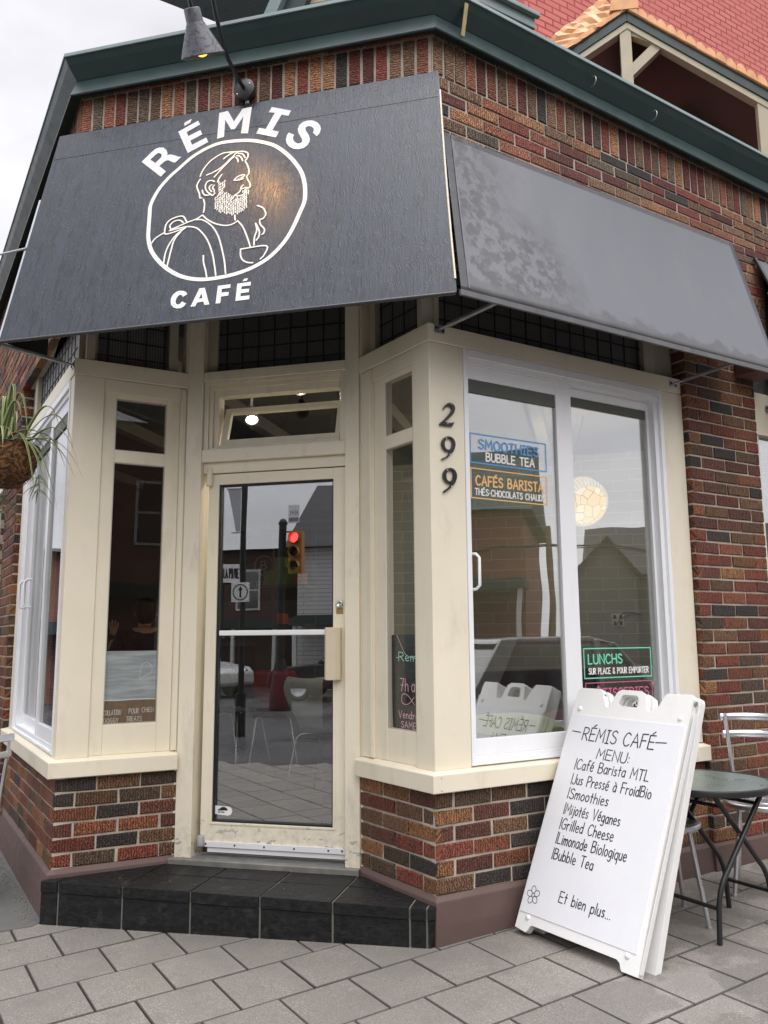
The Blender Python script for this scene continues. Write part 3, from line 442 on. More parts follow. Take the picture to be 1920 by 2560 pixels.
def awning_mat(name, front):
    t = NT(name); uv = t.n('ShaderNodeUVMap', uv_map='UVMap').outputs[0]
    def sc(x, y):
        m = t.n('ShaderNodeMapping'); m.inputs['Scale'].default_value = (x, y, 1); t.l(uv, m.inputs[0]); return m.outputs[0]
    if front:
        # rivulets of rain running down and standing drops
        warp = t.noise(uv, 14, 3); wv = t.n('ShaderNodeVectorMath', operation='SCALE'); cx = t.n('ShaderNodeCombineXYZ'); t.l(t.rng(warp, .3, .7, -.012, .012), cx.inputs[0])
        ad = t.n('ShaderNodeVectorMath', operation='ADD'); t.l(uv, ad.inputs[0]); t.l(cx.outputs[0], ad.inputs[1])
        m = t.n('ShaderNodeMapping'); m.inputs['Scale'].default_value = (80, 1.7, 1); t.l(ad.outputs[0], m.inputs[0])
        st = t.noise(m.outputs[0], 1.0, 3, .6); lines = t.rng(st, .47, .53, 0, 1); lines2 = t.rng(st, .55, .62, 1, 0); ln = t.math('MULTIPLY', lines, lines2)
        vo = t.n('ShaderNodeTexVoronoi'); vo.inputs['Scale'].default_value = 70; t.l(uv, vo.inputs['Vector']); dr = t.rng(vo.outputs['Distance'], .04, .24, 1, 0)
        keep = t.n('ShaderNodeSeparateColor'); t.l(vo.outputs['Color'], keep.inputs[0]); dr = t.math('MULTIPLY', dr, t.rng(keep.outputs[0], .62, .68, 0, 1))
        fine = t.noise(uv, 210, 2, .6)
        mott = t.noise(sc(1, .6), 9, 5, .6)
        c = t.mix(t.rng(mott, .3, .7, 0, 1), (.024, .032, .048), (.038, .049, .070)); c = t.mix(t.math('MULTIPLY', ln, .85), c, (.009, .010, .014))
        sx = t.n('ShaderNodeSeparateXYZ'); t.l(uv, sx.inputs[0])
        c = t.mix(t.math('MULTIPLY', dr, .35), c, (.10, .11, .13))
        bm = t.bump(dr, .5, .0025); bm = t.bump(ln, .32, .0014, bm); bm = t.bump(fine, .25, .001, bm)
        r = t.math('SUBTRACT', t.rng(mott, .3, .7, .27, .37), t.math('MULTIPLY', dr, .2))
        t.bsdf(c, r, 0, bm, .62)
    else:
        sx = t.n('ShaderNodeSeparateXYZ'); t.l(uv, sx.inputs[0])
        # condensation blotches at the corner end, dry film's paler sky sheen painted into the grey
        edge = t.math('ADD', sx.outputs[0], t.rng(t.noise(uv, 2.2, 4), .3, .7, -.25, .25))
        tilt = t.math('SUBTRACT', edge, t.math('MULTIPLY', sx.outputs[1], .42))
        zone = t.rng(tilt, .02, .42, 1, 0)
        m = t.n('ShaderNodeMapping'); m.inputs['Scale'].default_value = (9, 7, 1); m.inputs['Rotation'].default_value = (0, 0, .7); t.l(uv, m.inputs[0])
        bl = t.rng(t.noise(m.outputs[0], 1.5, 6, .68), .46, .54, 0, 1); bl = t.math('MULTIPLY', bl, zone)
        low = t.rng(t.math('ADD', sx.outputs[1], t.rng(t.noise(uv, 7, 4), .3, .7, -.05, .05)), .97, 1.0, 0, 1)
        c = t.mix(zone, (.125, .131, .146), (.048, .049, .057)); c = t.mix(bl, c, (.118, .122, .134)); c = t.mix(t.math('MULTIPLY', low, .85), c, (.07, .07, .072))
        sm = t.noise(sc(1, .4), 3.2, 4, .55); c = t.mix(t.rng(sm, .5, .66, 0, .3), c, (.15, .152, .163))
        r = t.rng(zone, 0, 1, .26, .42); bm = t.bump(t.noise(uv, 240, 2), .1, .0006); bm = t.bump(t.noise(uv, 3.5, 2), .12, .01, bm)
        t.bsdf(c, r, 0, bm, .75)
    return t.m
M_['awn_front'] = awning_mat('wet_black_awning', True)
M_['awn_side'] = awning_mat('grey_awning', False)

# ------------------------------------------------------------------ frames of the building
A = .9764; D = .511; P = .410; AB = 1.023
L = math.hypot(A-D, P)
FR_R = Fr((A, 0, 0), (S, S, 0), (S, -S, 0))               # side street front, from the corner
FR_L = Fr((-A, 0, 0), (-S, S, 0), (-S, -S, 0))
FR_RU = Fr((AB, 0, 0), (S, S, 0), (S, -S, 0))             # brick face of the same front
FR_LU = Fr((-AB, 0, 0), (-S, S, 0), (-S, -S, 0))
FR_C = Fr((0, 0, 0), (1, 0, 0), (0, -1, 0))               # chamfer
FR_D = Fr((0, P, 0), (1, 0, 0), (0, -1, 0))               # door plane
rd = Vector(((D-A)/L, P/L, 0)); FR_RS = Fr((A, 0, 0), rd, (-rd.y, rd.x, 0)); ld = Vector(((A-D)/L, P/L, 0)); FR_LS = Fr((-A, 0, 0), ld, (ld.y, -ld.x, 0))
if FR_RS.ey.y > 0: FR_RS.ey = -FR_RS.ey
if FR_LS.ey.y > 0: FR_LS.ey = -FR_LS.ey
ZB0, ZB1 = 2.776, 2.868           # beam
ZS0, ZS1 = .660, .742             # sill
ZF = .217                         # top of foundation
cafe = thing('cafe_building', 'brick corner cafe with cream wooden shopfront, green cornice and recessed corner door', 'building')
def part(name, mb, m, parent=cafe, bevel=.0025, **k): return obj(name, mb, m, parent, bevel, **k)
def sag(a, z): return z-.045*max(0, a)*min(1, max(0, (z-3.75)/.45))

# ---- bricks
C_H = .0729; JT = .011
def brick_rows(mb, fr, a0, a1, zb, nrows, blen=.205, off=0.0, zf=None, top=None):
    for r in range(nrows):
        z0 = zb+r*C_H; z1 = z0+C_H-JT
        if top and z1 > top: z1 = top
        if z1-z0 < .015: continue
        a = a0-((blen+JT)/2 if (r+off) % 2 else 0)
        while a < a1-.012:
            b0, b1 = max(a+random.uniform(-.003, .003), a0), min(a+blen+random.uniform(-.003, .003), a1)
            if b1-b0 > .02: mb.brick(fr, b0, b1, z0, z1, zf=zf)
            a += blen+JT
def backing(mb, fr, a0, a1, z0, z1, zf=None, o1=-.007, o0=-.11):
    n = 8; 
    for i in range(n):
        s0, s1 = a0+(a1-a0)*i/n, a0+(a1-a0)*(i+1)/n
        vs = [fr(s, o, zf(s, z) if zf else z) for s in (s0, s1) for o in (o0, o1) for z in (z0, z1)]
        mb.add(vs, [(1, 5, 7, 3), (0, 2, 6, 4), (2, 3, 7, 6)]+([(0, 1, 3, 2)] if i == 0 else [])+([(4, 6, 7, 5)] if i == n-1 else []))
# base walls below the sills
bb = MB(); mo = MB()
brick_rows(bb, FR_R, 0, 1.835, ZF+.006, 6, top=.655); backing(mo, FR_R, 0, 1.84, ZF-.05, .70)
brick_rows(bb, FR_RS, .0, L-.002, ZF+.006, 6, off=1, top=.655); backing(mo, FR_RS, .012, L+.06, ZF-.05, .70, o1=-.008)
bb.mark(); mo.mark(); brick_rows(bb, FR_L, 0, 1.9, ZF+.006, 6, top=.655); backing(mo, FR_L, 0, 1.9, ZF-.05, .70)
brick_rows(bb, FR_LS, .0, L-.002, ZF+.006, 6, off=1, top=.655); backing(mo, FR_LS, .012, L+.06, ZF-.05, .70, o1=-.008)
for bw, mq in zip(pieces('base_wall', bb, M_['brick'], cafe, 0, fixn=False), split(mo)): obj('mortar', mq, M_['mortar'], bw)
# piers beside the windows
pb = MB(); pm = MB()
NP = int((3.3-ZF)/C_H)
brick_rows(pb, FR_RU, 1.80, 2.455, ZF+.006, NP, top=3.4); backing(pm, FR_RU, 1.802, 2.452, ZF-.05, 3.3)
pb.mark(); pm.mark(); brick_rows(pb, FR_RU, 2.459, 7.0, ZF+.006, 9, off=1); backing(pm, FR_RU, 2.452, 7.0, ZF-.05, .88)
pb.mark(); pm.mark(); brick_rows(pb, FR_LU, 1.86, 2.5, ZF+.006, NP, top=3.4); backing(pm, FR_LU, 1.862, 2.497, ZF-.05, 3.3)
pb.mark(); pm.mark(); brick_rows(pb, FR_LU, 3.9, 7.0, ZF+.006, NP, top=3.4); backing(pm, FR_LU, 3.9, 7.0, ZF-.05, 3.3)
ret = []
for f_, s_, sg_, ln_ in ((FR_RU, 1.80, -1, .10), (FR_LU, 1.86, -1, .10), (FR_RU, 2.455, 1, .12)):   # returns of the piers into the openings
    pr = MB()
    for r in range(NP):
        z0 = ZF+.006+r*C_H; pr.brick(Fr(f_(s_, 0, 0), -f_.ey, f_.ex*sg_), .002, ln_, z0, z0+C_H-JT)
    ret.append(pr)
pws = pieces('brick_pier', pb, M_['brick'], cafe, 0, fixn=False)
for pw, mq in zip(pws, split(pm)): obj('mortar', mq, M_['mortar'], pw)
for pr, i_ in zip(ret, (0, 2, 0)): obj('return_bricks', pr, M_['brick'], pws[i_], fixn=False)
# upper wall with the soldier course
ub = MB(); um = MB()
ZU = 3.25; Z_SO0 = 4.212; Z_SO1 = 4.418
rowsU = int((Z_SO0-ZU)/C_H)+1; zb0 = Z_SO0-rowsU*C_H
for fr, a1, zf in ((FR_RU, 7.2, sag), (FR_LU, 6.2, None)):
    brick_rows(ub, fr, 0, a1, zb0, rowsU, .205, 0, zf); backing(um, fr, 0, a1, ZU-.05, 4.66, zf)
    a = .004
    while a < a1:
        ub.brick(fr, a, a+.058, Z_SO0, Z_SO1-.006, vert=True, zf=zf); a += .058+.0125
    a = 0
    while a < a1: ub.brick(fr, a, a+.2, Z_SO1+.006, 4.5, zf=zf); a += .211
brick_rows(ub, FR_C, -AB, AB, zb0, rowsU, .205, 1); backing(um, FR_C, -AB+.01, AB-.01, ZU-.05, 4.66)
a = -AB+.004
while a < AB-.03:
    ub.brick(FR_C, a, min(a+.058, AB-.003), Z_SO0, Z_SO1-.006, vert=True); a += .058+.0145
a = -AB
while a < AB-.03: ub.brick(FR_C, a, min(a+.2, AB), Z_SO1+.006, 4.5); a += .211
uw = part('upper_wall', ub, M_['brick_up'], bevel=0, fixn=False); obj('mortar', um, M_['mortar'], uw)
# soffit above the shopfront and the wall's underside
sf = MB(); sf.prism(Fr((0, 0, 3.2), (1, 0, 0), (0, 0, 1), (0, 1, 0)), [(-AB, .0), (AB, .0), (AB+S*7, S*7), (-AB-S*6, S*7)], 0, .04)
part('soffit', sf, M_['dark'], bevel=0)
# ---- cornice swept round the corner
def sweep(path, prof, zf=None):
    mb = MB(); n = len(path); rings = []
    for i, p in enumerate(path):
        p = Vector(p)
        d0 = (p-Vector(path[i-1])).normalized() if i else None; d1 = (Vector(path[i+1])-p).normalized() if i < n-1 else None
        n0 = Vector((d0.y, -d0.x, 0)) if d0 else None; n1 = Vector((d1.y, -d1.x, 0)) if d1 else None
        nn = n0 or n1
        if n0 and n1: nn = (n0+n1).normalized(); nn = nn/nn.dot(n0)
        rings.append([(p+nn*o)+Vector((0, 0, (zf(p, z) if zf else z))) for o, z in prof])
    m = len(prof); vs = [q for r in rings for q in r]; fs = []
    for i in range(n-1):
        for k in range(m-1): fs.append((i*m+k, i*m+k+1, (i+1)*m+k+1, (i+1)*m+k))
    fs += [tuple(range(m)), tuple((n-1)*m+k for k in reversed(range(m)))]
    return mb.add(vs, fs)
path = [FR_LU(6.2, 0, 0), FR_LU(0, 0, 0), FR_RU(0, 0, 0)]+[FR_RU(s_, 0, 0) for s_ in (1.5, 3, 7.2)]
def zc(p, z): return z-.045*max(0, (p-Vector((AB, 0, 0))).dot(Vector((S, S, 0)))) if p.x > AB else z
cn = sweep(path, [(-.05, 4.445), (.012, 4.43), (.066, 4.398), (.07, 4.405), (.034, 4.508), (-.05, 4.515)], zc)
co = part('cornice', cn, M_['green'], bevel=0)
cg = sweep(path, [(-.05, 4.512), (.036, 4.51), (.09, 4.575), (.108, 4.607), (.112, 4.612), (.06, 4.63), (-.05, 4.64)], zc); obj('gutter', cg, M_['green'], co)
cf = sweep(path, [(.088, 4.6165), (.114, 4.6095), (.118, 4.612), (.116, 4.632), (.09, 4.636)], zc); obj('drip_edge', cf, M_['greenlite'], co)
st = MB(); q = FR_RU(.125, .0, 0); F_ = Fr(FR_RU(.14, .072, 4.43), FR_RU.ex, FR_RU.ey, (Vector((0, 0, 1))+FR_RU.ey*.25).normalized())
st.box(F_, -.011, .011, .0, .004, -.01, .155); obj('strap', st, paint('rusty_yellow_strap', (.42, .34, .16), .6, .25, 20, .7, (.05, .05, .05)), co)
hk = MB()
for s_, z_ in ((1.05, 4.51), (1.55, 4.47)):
    hk.mark(); c = FR_RU(s_, .085, z_); hk.tube([c+FR_RU.ey*.03*math.sin(t)+Vector((0, 0, .03*math.cos(t)-.02)) for t in [0, .6, 1.2, 1.8, 2.4, 3, 3.6]], .003, 6)
pieces('hook', hk, M_['steel'], co)
# ---- foundation
fd = MB()
def fprof(zg): return [(-.12, zg-.3), (.034, zg-.3), (.024, zg+.1), (.016, ZF-.018), (-.004, ZF+.004), (-.12, ZF+.004)]
pth = [FR_L(7, 0, 0), FR_L(0, 0, 0), FR_L(0, 0, 0)+ld*(L+.12)]
x = sweep(pth, fprof(0)); fd.add(x.v, x.f)
pth = [FR_R(0, 0, 0)+rd*(L+.12), FR_R(0, 0, 0)]+[FR_R(s_, 0, 0) for s_ in (2, 4, 7)]
fd.mark(); x = sweep(pth, fprof(0)); fd.add(x.v, x.f)
for fr, s0_ in ((FR_RU, 1.79), (FR_LU, 1.85)):
    fd.mark(); pp_ = [fr(s_, 0, 0) for s_ in ((s0_, 3, 5, 7) if fr is FR_RU else (7, 5, 3, s0_))]; x = sweep(pp_, [(-.12, -.3), (.012, -.3), (.008, .1), (.004, ZF-.016), (-.006, ZF+.005), (-.12, ZF+.005)]); fd.add(x.v, x.f)
pieces('foundation', fd, M_['found'], cafe, .004)
# ---- sills: mitred cream boards
def sill_run(path_, prof): return sweep(path_, prof)
sp_ = [(-.10, ZS0+.004), (.038, ZS0), (.040, ZS0+.004), (.040, ZS1-.004), (.037, ZS1), (-.02, ZS1+.012), (-.10, ZS1+.016)]
s1 = part('window_sill', sweep([FR_R(0, 0, 0)+rd*(L-.01), FR_R(0, 0, 0), FR_R(1.838, 0, 0)], sp_), M_['cream'], bevel=.002)
s2 = part('window_sill', sweep([FR_L(1.90, 0, 0), FR_L(0, 0, 0), FR_L(0, 0, 0)+ld*(L-.01)], sp_), M_['cream'], bevel=.002)
sc_ = MB()
for z_ in (.675, .728): sc_.mark().sphere(FR_R(.008, .0395, z_), .0045, 6)
pieces('screw', sc_, M_['alu'], s1)
# ---- pillars
for fr, fs_, wR, wS in ((FR_R, FR_RS, .205, .135), (FR_L, FR_LS, .10, .157)):
    pl = MB()
    inner = [fr(0, 0, 0), fr(wR, 0, 0), fr(wR, -.07, 0), fs_(wS, -.07, 0)+Vector((0, .0, 0)), fs_(wS, 0, 0)]
    zz = (ZS1+.008, ZB0)
    vs = [p+Vector((0, 0, z)) for z in zz for p in inner]; n = 5
    pl.add(vs, [tuple(range(n)), tuple(n+i for i in reversed(range(n)))]+[(i, (i+1) % n, n+(i+1) % n, n+i) for i in range(n)])
    part('corner_pillar', pl, M_['cream'], bevel=.003)
    bm_ = MB()   # the corner beam, mitred over both faces
    o = .006
    run = [fs_(L-.003, 0, 0), fr(0, 0, 0), fr(1.815, 0, 0)] if fr is FR_R else [fr(1.85, 0, 0), fr(0, 0, 0), fs_(L-.003, 0, 0)]
    part('beam', sweep(run, [(-.09, ZB0+.0015), (o, ZB0+.0015), (o, ZB1), (-.09, ZB1)]), M_['cream'], bevel=.003)
# ---- angled sidelights
def sidelight(fr, wS, st0, g0, g1, st1, name='sidelight'):
    m = MB()
    m.box(fr, wS+.001, g0, -.06, -.014, ZS1+.012, ZB0); m.box(fr, g1, st1, -.06, -.014, ZS1+.012, ZB0)      # stiles
    m.box(fr, g0, g1, -.06, -.015, 2.672, ZB0); m.box(fr, g0, g1, -.055, -.012, 2.312, 2.380); m.box(fr, g0, g1, -.06, -.015, ZS1+.012, .908)
    m.box(fr, wS+.001, st1+.0, -.013, -.004, 2.70, ZB0-.002)
    m.box(fr, st1+.001, L-.02, -.055, -.0, ZS1+.012, ZB0-.003)
    m.box(fr, st1+.004, st1+.03, 0, .008, ZS1+.016, ZB0-.01)
    f = part(name, m, M_['cream'], bevel=.003)
    g = MB(); g.box(fr, g0-.004, g1+.004, -.040, -.036, 2.376, 2.676); obj('glass_pane', g, M_['glass_dark'], f)
    g = MB(); g.box(fr, g0-.004, g1+.004, -.040, -.036, .902, 2.316); obj('glass_pane', g, M_['glass_dark'], f)
    b = MB()
    for z0_, z1_ in ((2.380, 2.672), (.908, 2.312)):
        b.box(fr, g0-.001, g0+.004, -.036, -.016, z0_, z1_); b.box(fr, g1-.004, g1+.001, -.036, -.016, z0_, z1_); b.box(fr, g0+.004, g1-.004, -.036, -.016, z0_-.001, z0_+.004); b.box(fr, g0+.004, g1-.004, -.036, -.016, z1_-.004, z1_+.001)
    obj('glazing_bead', b, paint('beige_bead', (.5, .46, .38), .5), f)
    return f
sidelight(FR_RS, .137, .157, .157, .393, .497)
sidelight(FR_LS, .157, .225, .225, .503, .578)
# ---- door posts up to the soffit
for x0, x1, fs_ in ((-D, -.415, FR_LS), (.433, D+.001, FR_RS)):
    m = MB(); m.box(FR_D, x0, x1, -.14, .012, .205, 3.2); part('door_post', m, M_['cream_worn'], bevel=.003)
    m = MB(); m.box(FR_D, x0-.001, x1+.001, -.03, .0145, 2.862, 2.866); 
for fs_ in (FR_RS, FR_LS):
    m = MB(); m.box(fs_, L-.016, L+.02, -.12, -.002, .205, 3.2); part('post_return', m, M_['cream_worn'], bevel=.002)
# ---- prism-glass transoms behind the beams
def transom(fr, a0, a1, z0, z1, oo, pitch, posts):
    m = MB()
    for p0, p1, pz in posts: m.box(fr, p0, p1, -.10, oo+pz, z0, 3.2)
    m.box(fr, a0, a1, oo-.05, oo+.012, z0-.004, z0+.012)
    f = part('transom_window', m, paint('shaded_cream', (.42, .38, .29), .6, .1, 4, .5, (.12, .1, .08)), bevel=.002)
    g = MB(); g.box(fr, a0, a1, oo-.02, oo, z0+.01, z1); obj('prism_glass', g, M_['prism'], f)
    c = MB(); a = a0+pitch*.5
    while a < a1: c.box(fr, a-.0035, a+.0035, oo+.0005, oo+.004, z0+.012, z1); a += pitch
    z = z0+.055
    while z < z1: c.box(fr, a0, a1, oo+.0008, oo+.0045, z-.0035, z+.0035); z += pitch*.93
    obj('lead_came', c, M_['came'], f)
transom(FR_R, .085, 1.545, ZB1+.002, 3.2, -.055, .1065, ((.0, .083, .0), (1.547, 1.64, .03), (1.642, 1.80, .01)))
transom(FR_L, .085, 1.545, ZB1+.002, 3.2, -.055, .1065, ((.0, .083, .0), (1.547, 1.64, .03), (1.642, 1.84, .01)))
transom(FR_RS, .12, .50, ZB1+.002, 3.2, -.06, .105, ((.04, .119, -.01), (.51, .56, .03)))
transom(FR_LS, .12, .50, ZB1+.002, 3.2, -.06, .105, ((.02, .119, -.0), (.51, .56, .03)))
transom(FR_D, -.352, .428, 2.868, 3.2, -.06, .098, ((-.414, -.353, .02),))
# ---- frame over the door
df = MB()
df.box(FR_D, -.414, .432, -.09, .004, 2.810, 2.866); df.box(FR_D, -.414, .432, -.10, .010, 2.336, 2.409)
dfo = part('door_frame', df, M_['cream_worn'], bevel=.003)
d2 = MB()
for k, (x0, x1, o_) in enumerate(((-.413, -.385, -.006), (-.384, -.362, -.016), (-.361, -.331, -.03))):
    d2.box(FR_D, x0, x1, -.10, o_, 2.410, 2.809-k*.022)
    xr0, xr1 = ((.408, .431), (.399, .407), (.391, .398))[k]
    d2.box(FR_D, xr0, xr1, -.10, o_, 2.410, 2.809-k*.022)
d2.box(FR_D, -.384, .407, -.10, -.006, 2.788, 2.8085); d2.box(FR_D, -.361, .398, -.10, -.016, 2.762, 2.787); d2.box(FR_D, -.33, .390, -.10, -.03, 2.724, 2.761)
d2.box(FR_D, -.33, .390, -.10, -.022, 2.4105, 2.434); d2.box(FR_D, -.36, .40, -.021, -.002, 2.4105, 2.418)
d2.box(FR_D, -.414, .432, -.10, -.018, 2.275, 2.335)
obj('casing', d2, M_['cream_worn'], dfo, .002)
# tilted-in hopper light
ca, sa = math.cos(R(17)), math.sin(R(17))
FH = Fr((0, P+.03, 2.436), (1, 0, 0), (0, -ca, sa), (0, sa, ca))
hw = MB()
hw.box(FH, -.322, -.285, -.03, 0, 0, .245); hw.box(FH, .36, .388, -.03, 0, 0, .245); hw.box(FH, -.285, .36, -.03, 0, 0, .035); hw.box(FH, -.285, .36, -.03, 0, .213, .245)
ho = part('hopper_window', hw, M_['cream'], bevel=.002); g = MB(); g.box(FH, -.286, .361, -.017, -.013, .034, .214); obj('glass_pane', g, M_['glass_dark'], ho)
# ---- the door itself
FDo = Fr((0, P+.03, 0), (1, 0, 0), (0, -1, 0))
dr = MB(); Z0, Z1 = .262, 2.270
dr.box(FDo, -.384, -.318, -.045, 0, Z0, Z1); dr.box(FDo, .355, .426, -.045, 0, Z0, Z1)
dr.box(FDo, -.318, .355, -.045, 0, 2.208, Z1); dr.box(FDo, -.318, .355, -.045, 0, Z0, .388)
door = part('door', dr, M_['cream_worn'], bevel=.002)
b = MB(); b.box(FDo, -.334, -.319, -.001, .003, .376, 2.222); b.box(FDo, .356, .370, -.001, .003, .376, 2.222); b.box(FDo, -.319, .356, -.001, .003, 2.209, 2.222); b.box(FDo, -.319, .356, -.001, .003, .376, .387)
obj('glazing_bead', b, M_['cream_worn'], door, .001)
b = MB(); b.box(FDo, -.318, -.310, -.023, -.004, .388, 2.208); b.box(FDo, .349, .355, -.03, -.004, .388, 2.208); b.box(FDo, -.31, .349, -.03, -.004, 2.2, 2.208); b.box(FDo, -.31, .349, -.03, -.004, .388, .396)
obj('gasket', b, M_['dark'], door)
g = MB(); g.box(FDo, -.316, .353, -.030, -.024, .390, 2.206); obj('glass_pane', g, M_['glass_door'], door)
b = MB(); b.box(FDo, -.300, .319, -.021, .003, 1.366, 1.394); obj('push_bar', b, paint('white_push_bar', (.8, .82, .82), .4), door, .004)
h = MB(); h.prism(Fr(FDo(.318, 0, 1.132), (1, 0, 0), (0, 0, 1), (0, -1, 0)), [(0, .002), (.086, .002), (.086, .03), (.062, .052), (.012, .052), (0, .03)], 0, .272)
obj('handle', h, paint('cream_handle', (.66, .58, .42), .4), door, .004)
k = MB(); k.lathe(FDo(.3925, 0, 1.528), (0, -1, 0), [(.0, .0), (.019, 0), (.019, .012), (.016, .015), (.012, .015), (.0115, .011), (0, .011)], 24)
lk = obj('lock', k, M_['chrome'], door)
k = MB(); k.box(FDo, .3915, .3935, .0105, .0125, 1.522, 1.534); obj('keyhole', k, M_['dark'], lk)
k = MB(); k.box(FDo, .373, .411, .0, .0015, 1.475, 1.507); 
obj('brass_plate', k, paint('worn_brass', (.36, .24, .09), .45, .2, 60, .5, (.1, .07, .03), metal=.5), door)
k = MB(); k.box(FDo, -.352, .4255, .001, .009, .262, .291); k.box(FDo, -.34, .425, -.02, .0005, .235, .2615)
sw = obj('door_sweep', k, paint('white_aluminium', (.74, .74, .76), .4, .04), door, .0015)
k = MB()
for xx in (-.345, -.18, -.015, .15, .335, .408): k.mark().lathe(FDo(xx, .009, .277+(.002 if xx > .4 else 0)), (0, -1, 0), [(0, .0025), (.0045, .002), (.0052, 0)], 10)
pieces('screw', k, M_['dark'], sw)
for z0_, z1_ in ((2.20, 2.30), (.262, .315)):
    k = MB(); k.lathe(FDo(-.372, .014, z0_), (0, 0, 1), [(0, 0), (.017, 0), (.019, .01), (.017, (z1_-z0_)), (.012, z1_-z0_+.006), (0, z1_-z0_+.006)], 18)
    obj('pivot_hinge', k, paint('grey_hinge', (.34, .34, .33), .5) if z0_ < 1 else M_['cream_worn'], door)
# door sticker
k = MB()
pts = [(-.318, .425), (-.235, .418), (-.222, .422), (-.213, .433), (-.211, .446), (-.217, .458), (-.23, .464), (-.318, .468)]
k.prism(FDo, pts, -.0239, -.0232); stc = obj('sticker', k, M_['white'], door)
k = MB(); k.prism(FDo, [(-.262+.024*math.cos(t), .444+.018*math.sin(t)) for t in [i*math.pi/10 for i in range(11)]], -.0231, -.0227)
text(k, FDo, '860-1000', -.293, .432, .006, .036, .0014, -.0231); text(k, FDo, 'BENTO', -.293, .4425, .007, .024, .0016, -.0231)
obj('sticker_print', k, M_['ink'], stc)
# ---- threshold
k = MB(); k.box(FR_D, -.53, .515, -.12, .048, .178, .211); th = part('threshold', k, paint('worn_threshold', (.22, .21, .19), .5, .25, 12, .5, (.07, .06, .05), metal=.3), bevel=.004)
k = MB()
for i in range(6): k.mark().box(FR_D, -.40, .428, -.085+i*.02, -.076+i*.02, .211, .216)
pieces('ridge', k, M_['steel'], th)
# ---- house number
for key in ('two', 'nine', 'nine2'):
    L_ = DIGITS[key]; k = MB(); k.prism(FR_R, L_[0], .0045, .013, L_[1:]); part('house_number', k, M_['black'], bevel=.0022)
k = MB()
for s_, z_ in DIGSCREWS: k.mark().sphere(FR_R(s_, .013, z_), .0036, 6)
pieces('number_screw', k, M_['chrome'], cafe)
# ---- sliding shop windows
def slider(fr, a0, am0, am1, a1, z0, z1, gm):
    f = MB()
    f.box(fr, a0, a0+.026, -.10, .004, z0, z1); f.box(fr, a1-.028, a1, -.10, .004, z0, z1); f.box(fr, a0+.026, a1-.028, -.10, .006, z1-.042, z1); f.box(fr, a0+.026, a1-.028, -.10, .002, z0, z0+.014)
    f.box(fr, a0+.026, a1-.028, -.10, -.006, z1-.072, z1-.0425); f.box(fr, a0+.026, a1-.028, -.10, -.012, z0+.0145, z0+.040)
    f.box(fr, a1-.062, a1-.0285, -.10, -.012, z0+.04, z1-.0725)
    W = part('shop_window', f, M_['vinyl'], bevel=.002)
    zt = z1-.073; zb = z0+.0405
    # near sash (outer track)
    m = MB(); s0, s1 = a0+.027, am1
    m.box(fr, s0, s0+.008, -.045, -.016, zb, zt); m.box(fr, am0, s1, -.045, -.014, zb, zt); m.box(fr, s0+.008, am0, -.045, -.016, zt-.072, zt); m.box(fr, s0+.008, am0, -.045, -.016, zb, zb+.076)
    sa_ = obj('sash', m, M_['vinyl'], W, .002)
    g = MB(); g.box(fr, s0+.006, am0+.002, -.034, -.030, zb+.074, zt-.070); obj('glass_pane', g, gm, W)
    m = MB(); s0b = am1+.001; s1b = a1-.063
    m.box(fr, s0b, s0b+.006, -.085, -.05, zb, zt); m.box(fr, s1b-.02, s1b, -.085, -.05, zb, zt); m.box(fr, s0b+.006, s1b-.02, -.085, -.05, zt-.05, zt); m.box(fr, s0b+.006, s1b-.02, -.085, -.05, zb, zb+.06)
    obj('sash', m, M_['vinyl'], W, .002)
    g = MB(); g.box(fr, s0b+.004, s1b-.018, -.071, -.067, zb+.058, zt-.048); obj('glass_pane', g, gm, W)
    m = MB(); m.box(fr, s0+.008, am0, -.030, -.022, zt-.14, zt-.072); m.mark(); m.box(fr, s0b+.006, s1b-.02, -.066, -.058, zt-.10, zt-.05)
    pieces('blind_cassette', m, paint('olive_blind', (.10, .11, .09), .6), W)
    return W
WIN = slider(FR_R, .2065, .828, .937, 1.650, .758, ZB0, M_['glass_win'])
def handle(fr, a, z0, z1, parent):
    h = MB(); c = [fr(a, -.013, z0), fr(a, .018, z0+.002), fr(a+.012, .03, z0+.02), fr(a+.012, .03, z1-.02), fr(a, .018, z1-.002), fr(a, -.013, z1)]
    h.tube(c, .0075, 10); obj('handle', h, M_['vinyl'], parent)
handle(FR_R, .243, 1.573, 1.746, WIN)
WINL = slider(FR_L, .1015, .72, .785, 1.65, .758, ZB0, M_['glass_left'])
handle(FR_L, 1.21, 1.56, 1.74, WINL); handle(FR_L, 1.42, 1.56, 1.74, WINL)
for fr, a0 in ((FR_R, 1.651), (FR_L, 1.651)):
    m = MB(); m.box(fr, a0, 1.827, -.10, -.002, ZS1+.014, ZB0); part('window_jamb', m, M_['cream'], bevel=.003)
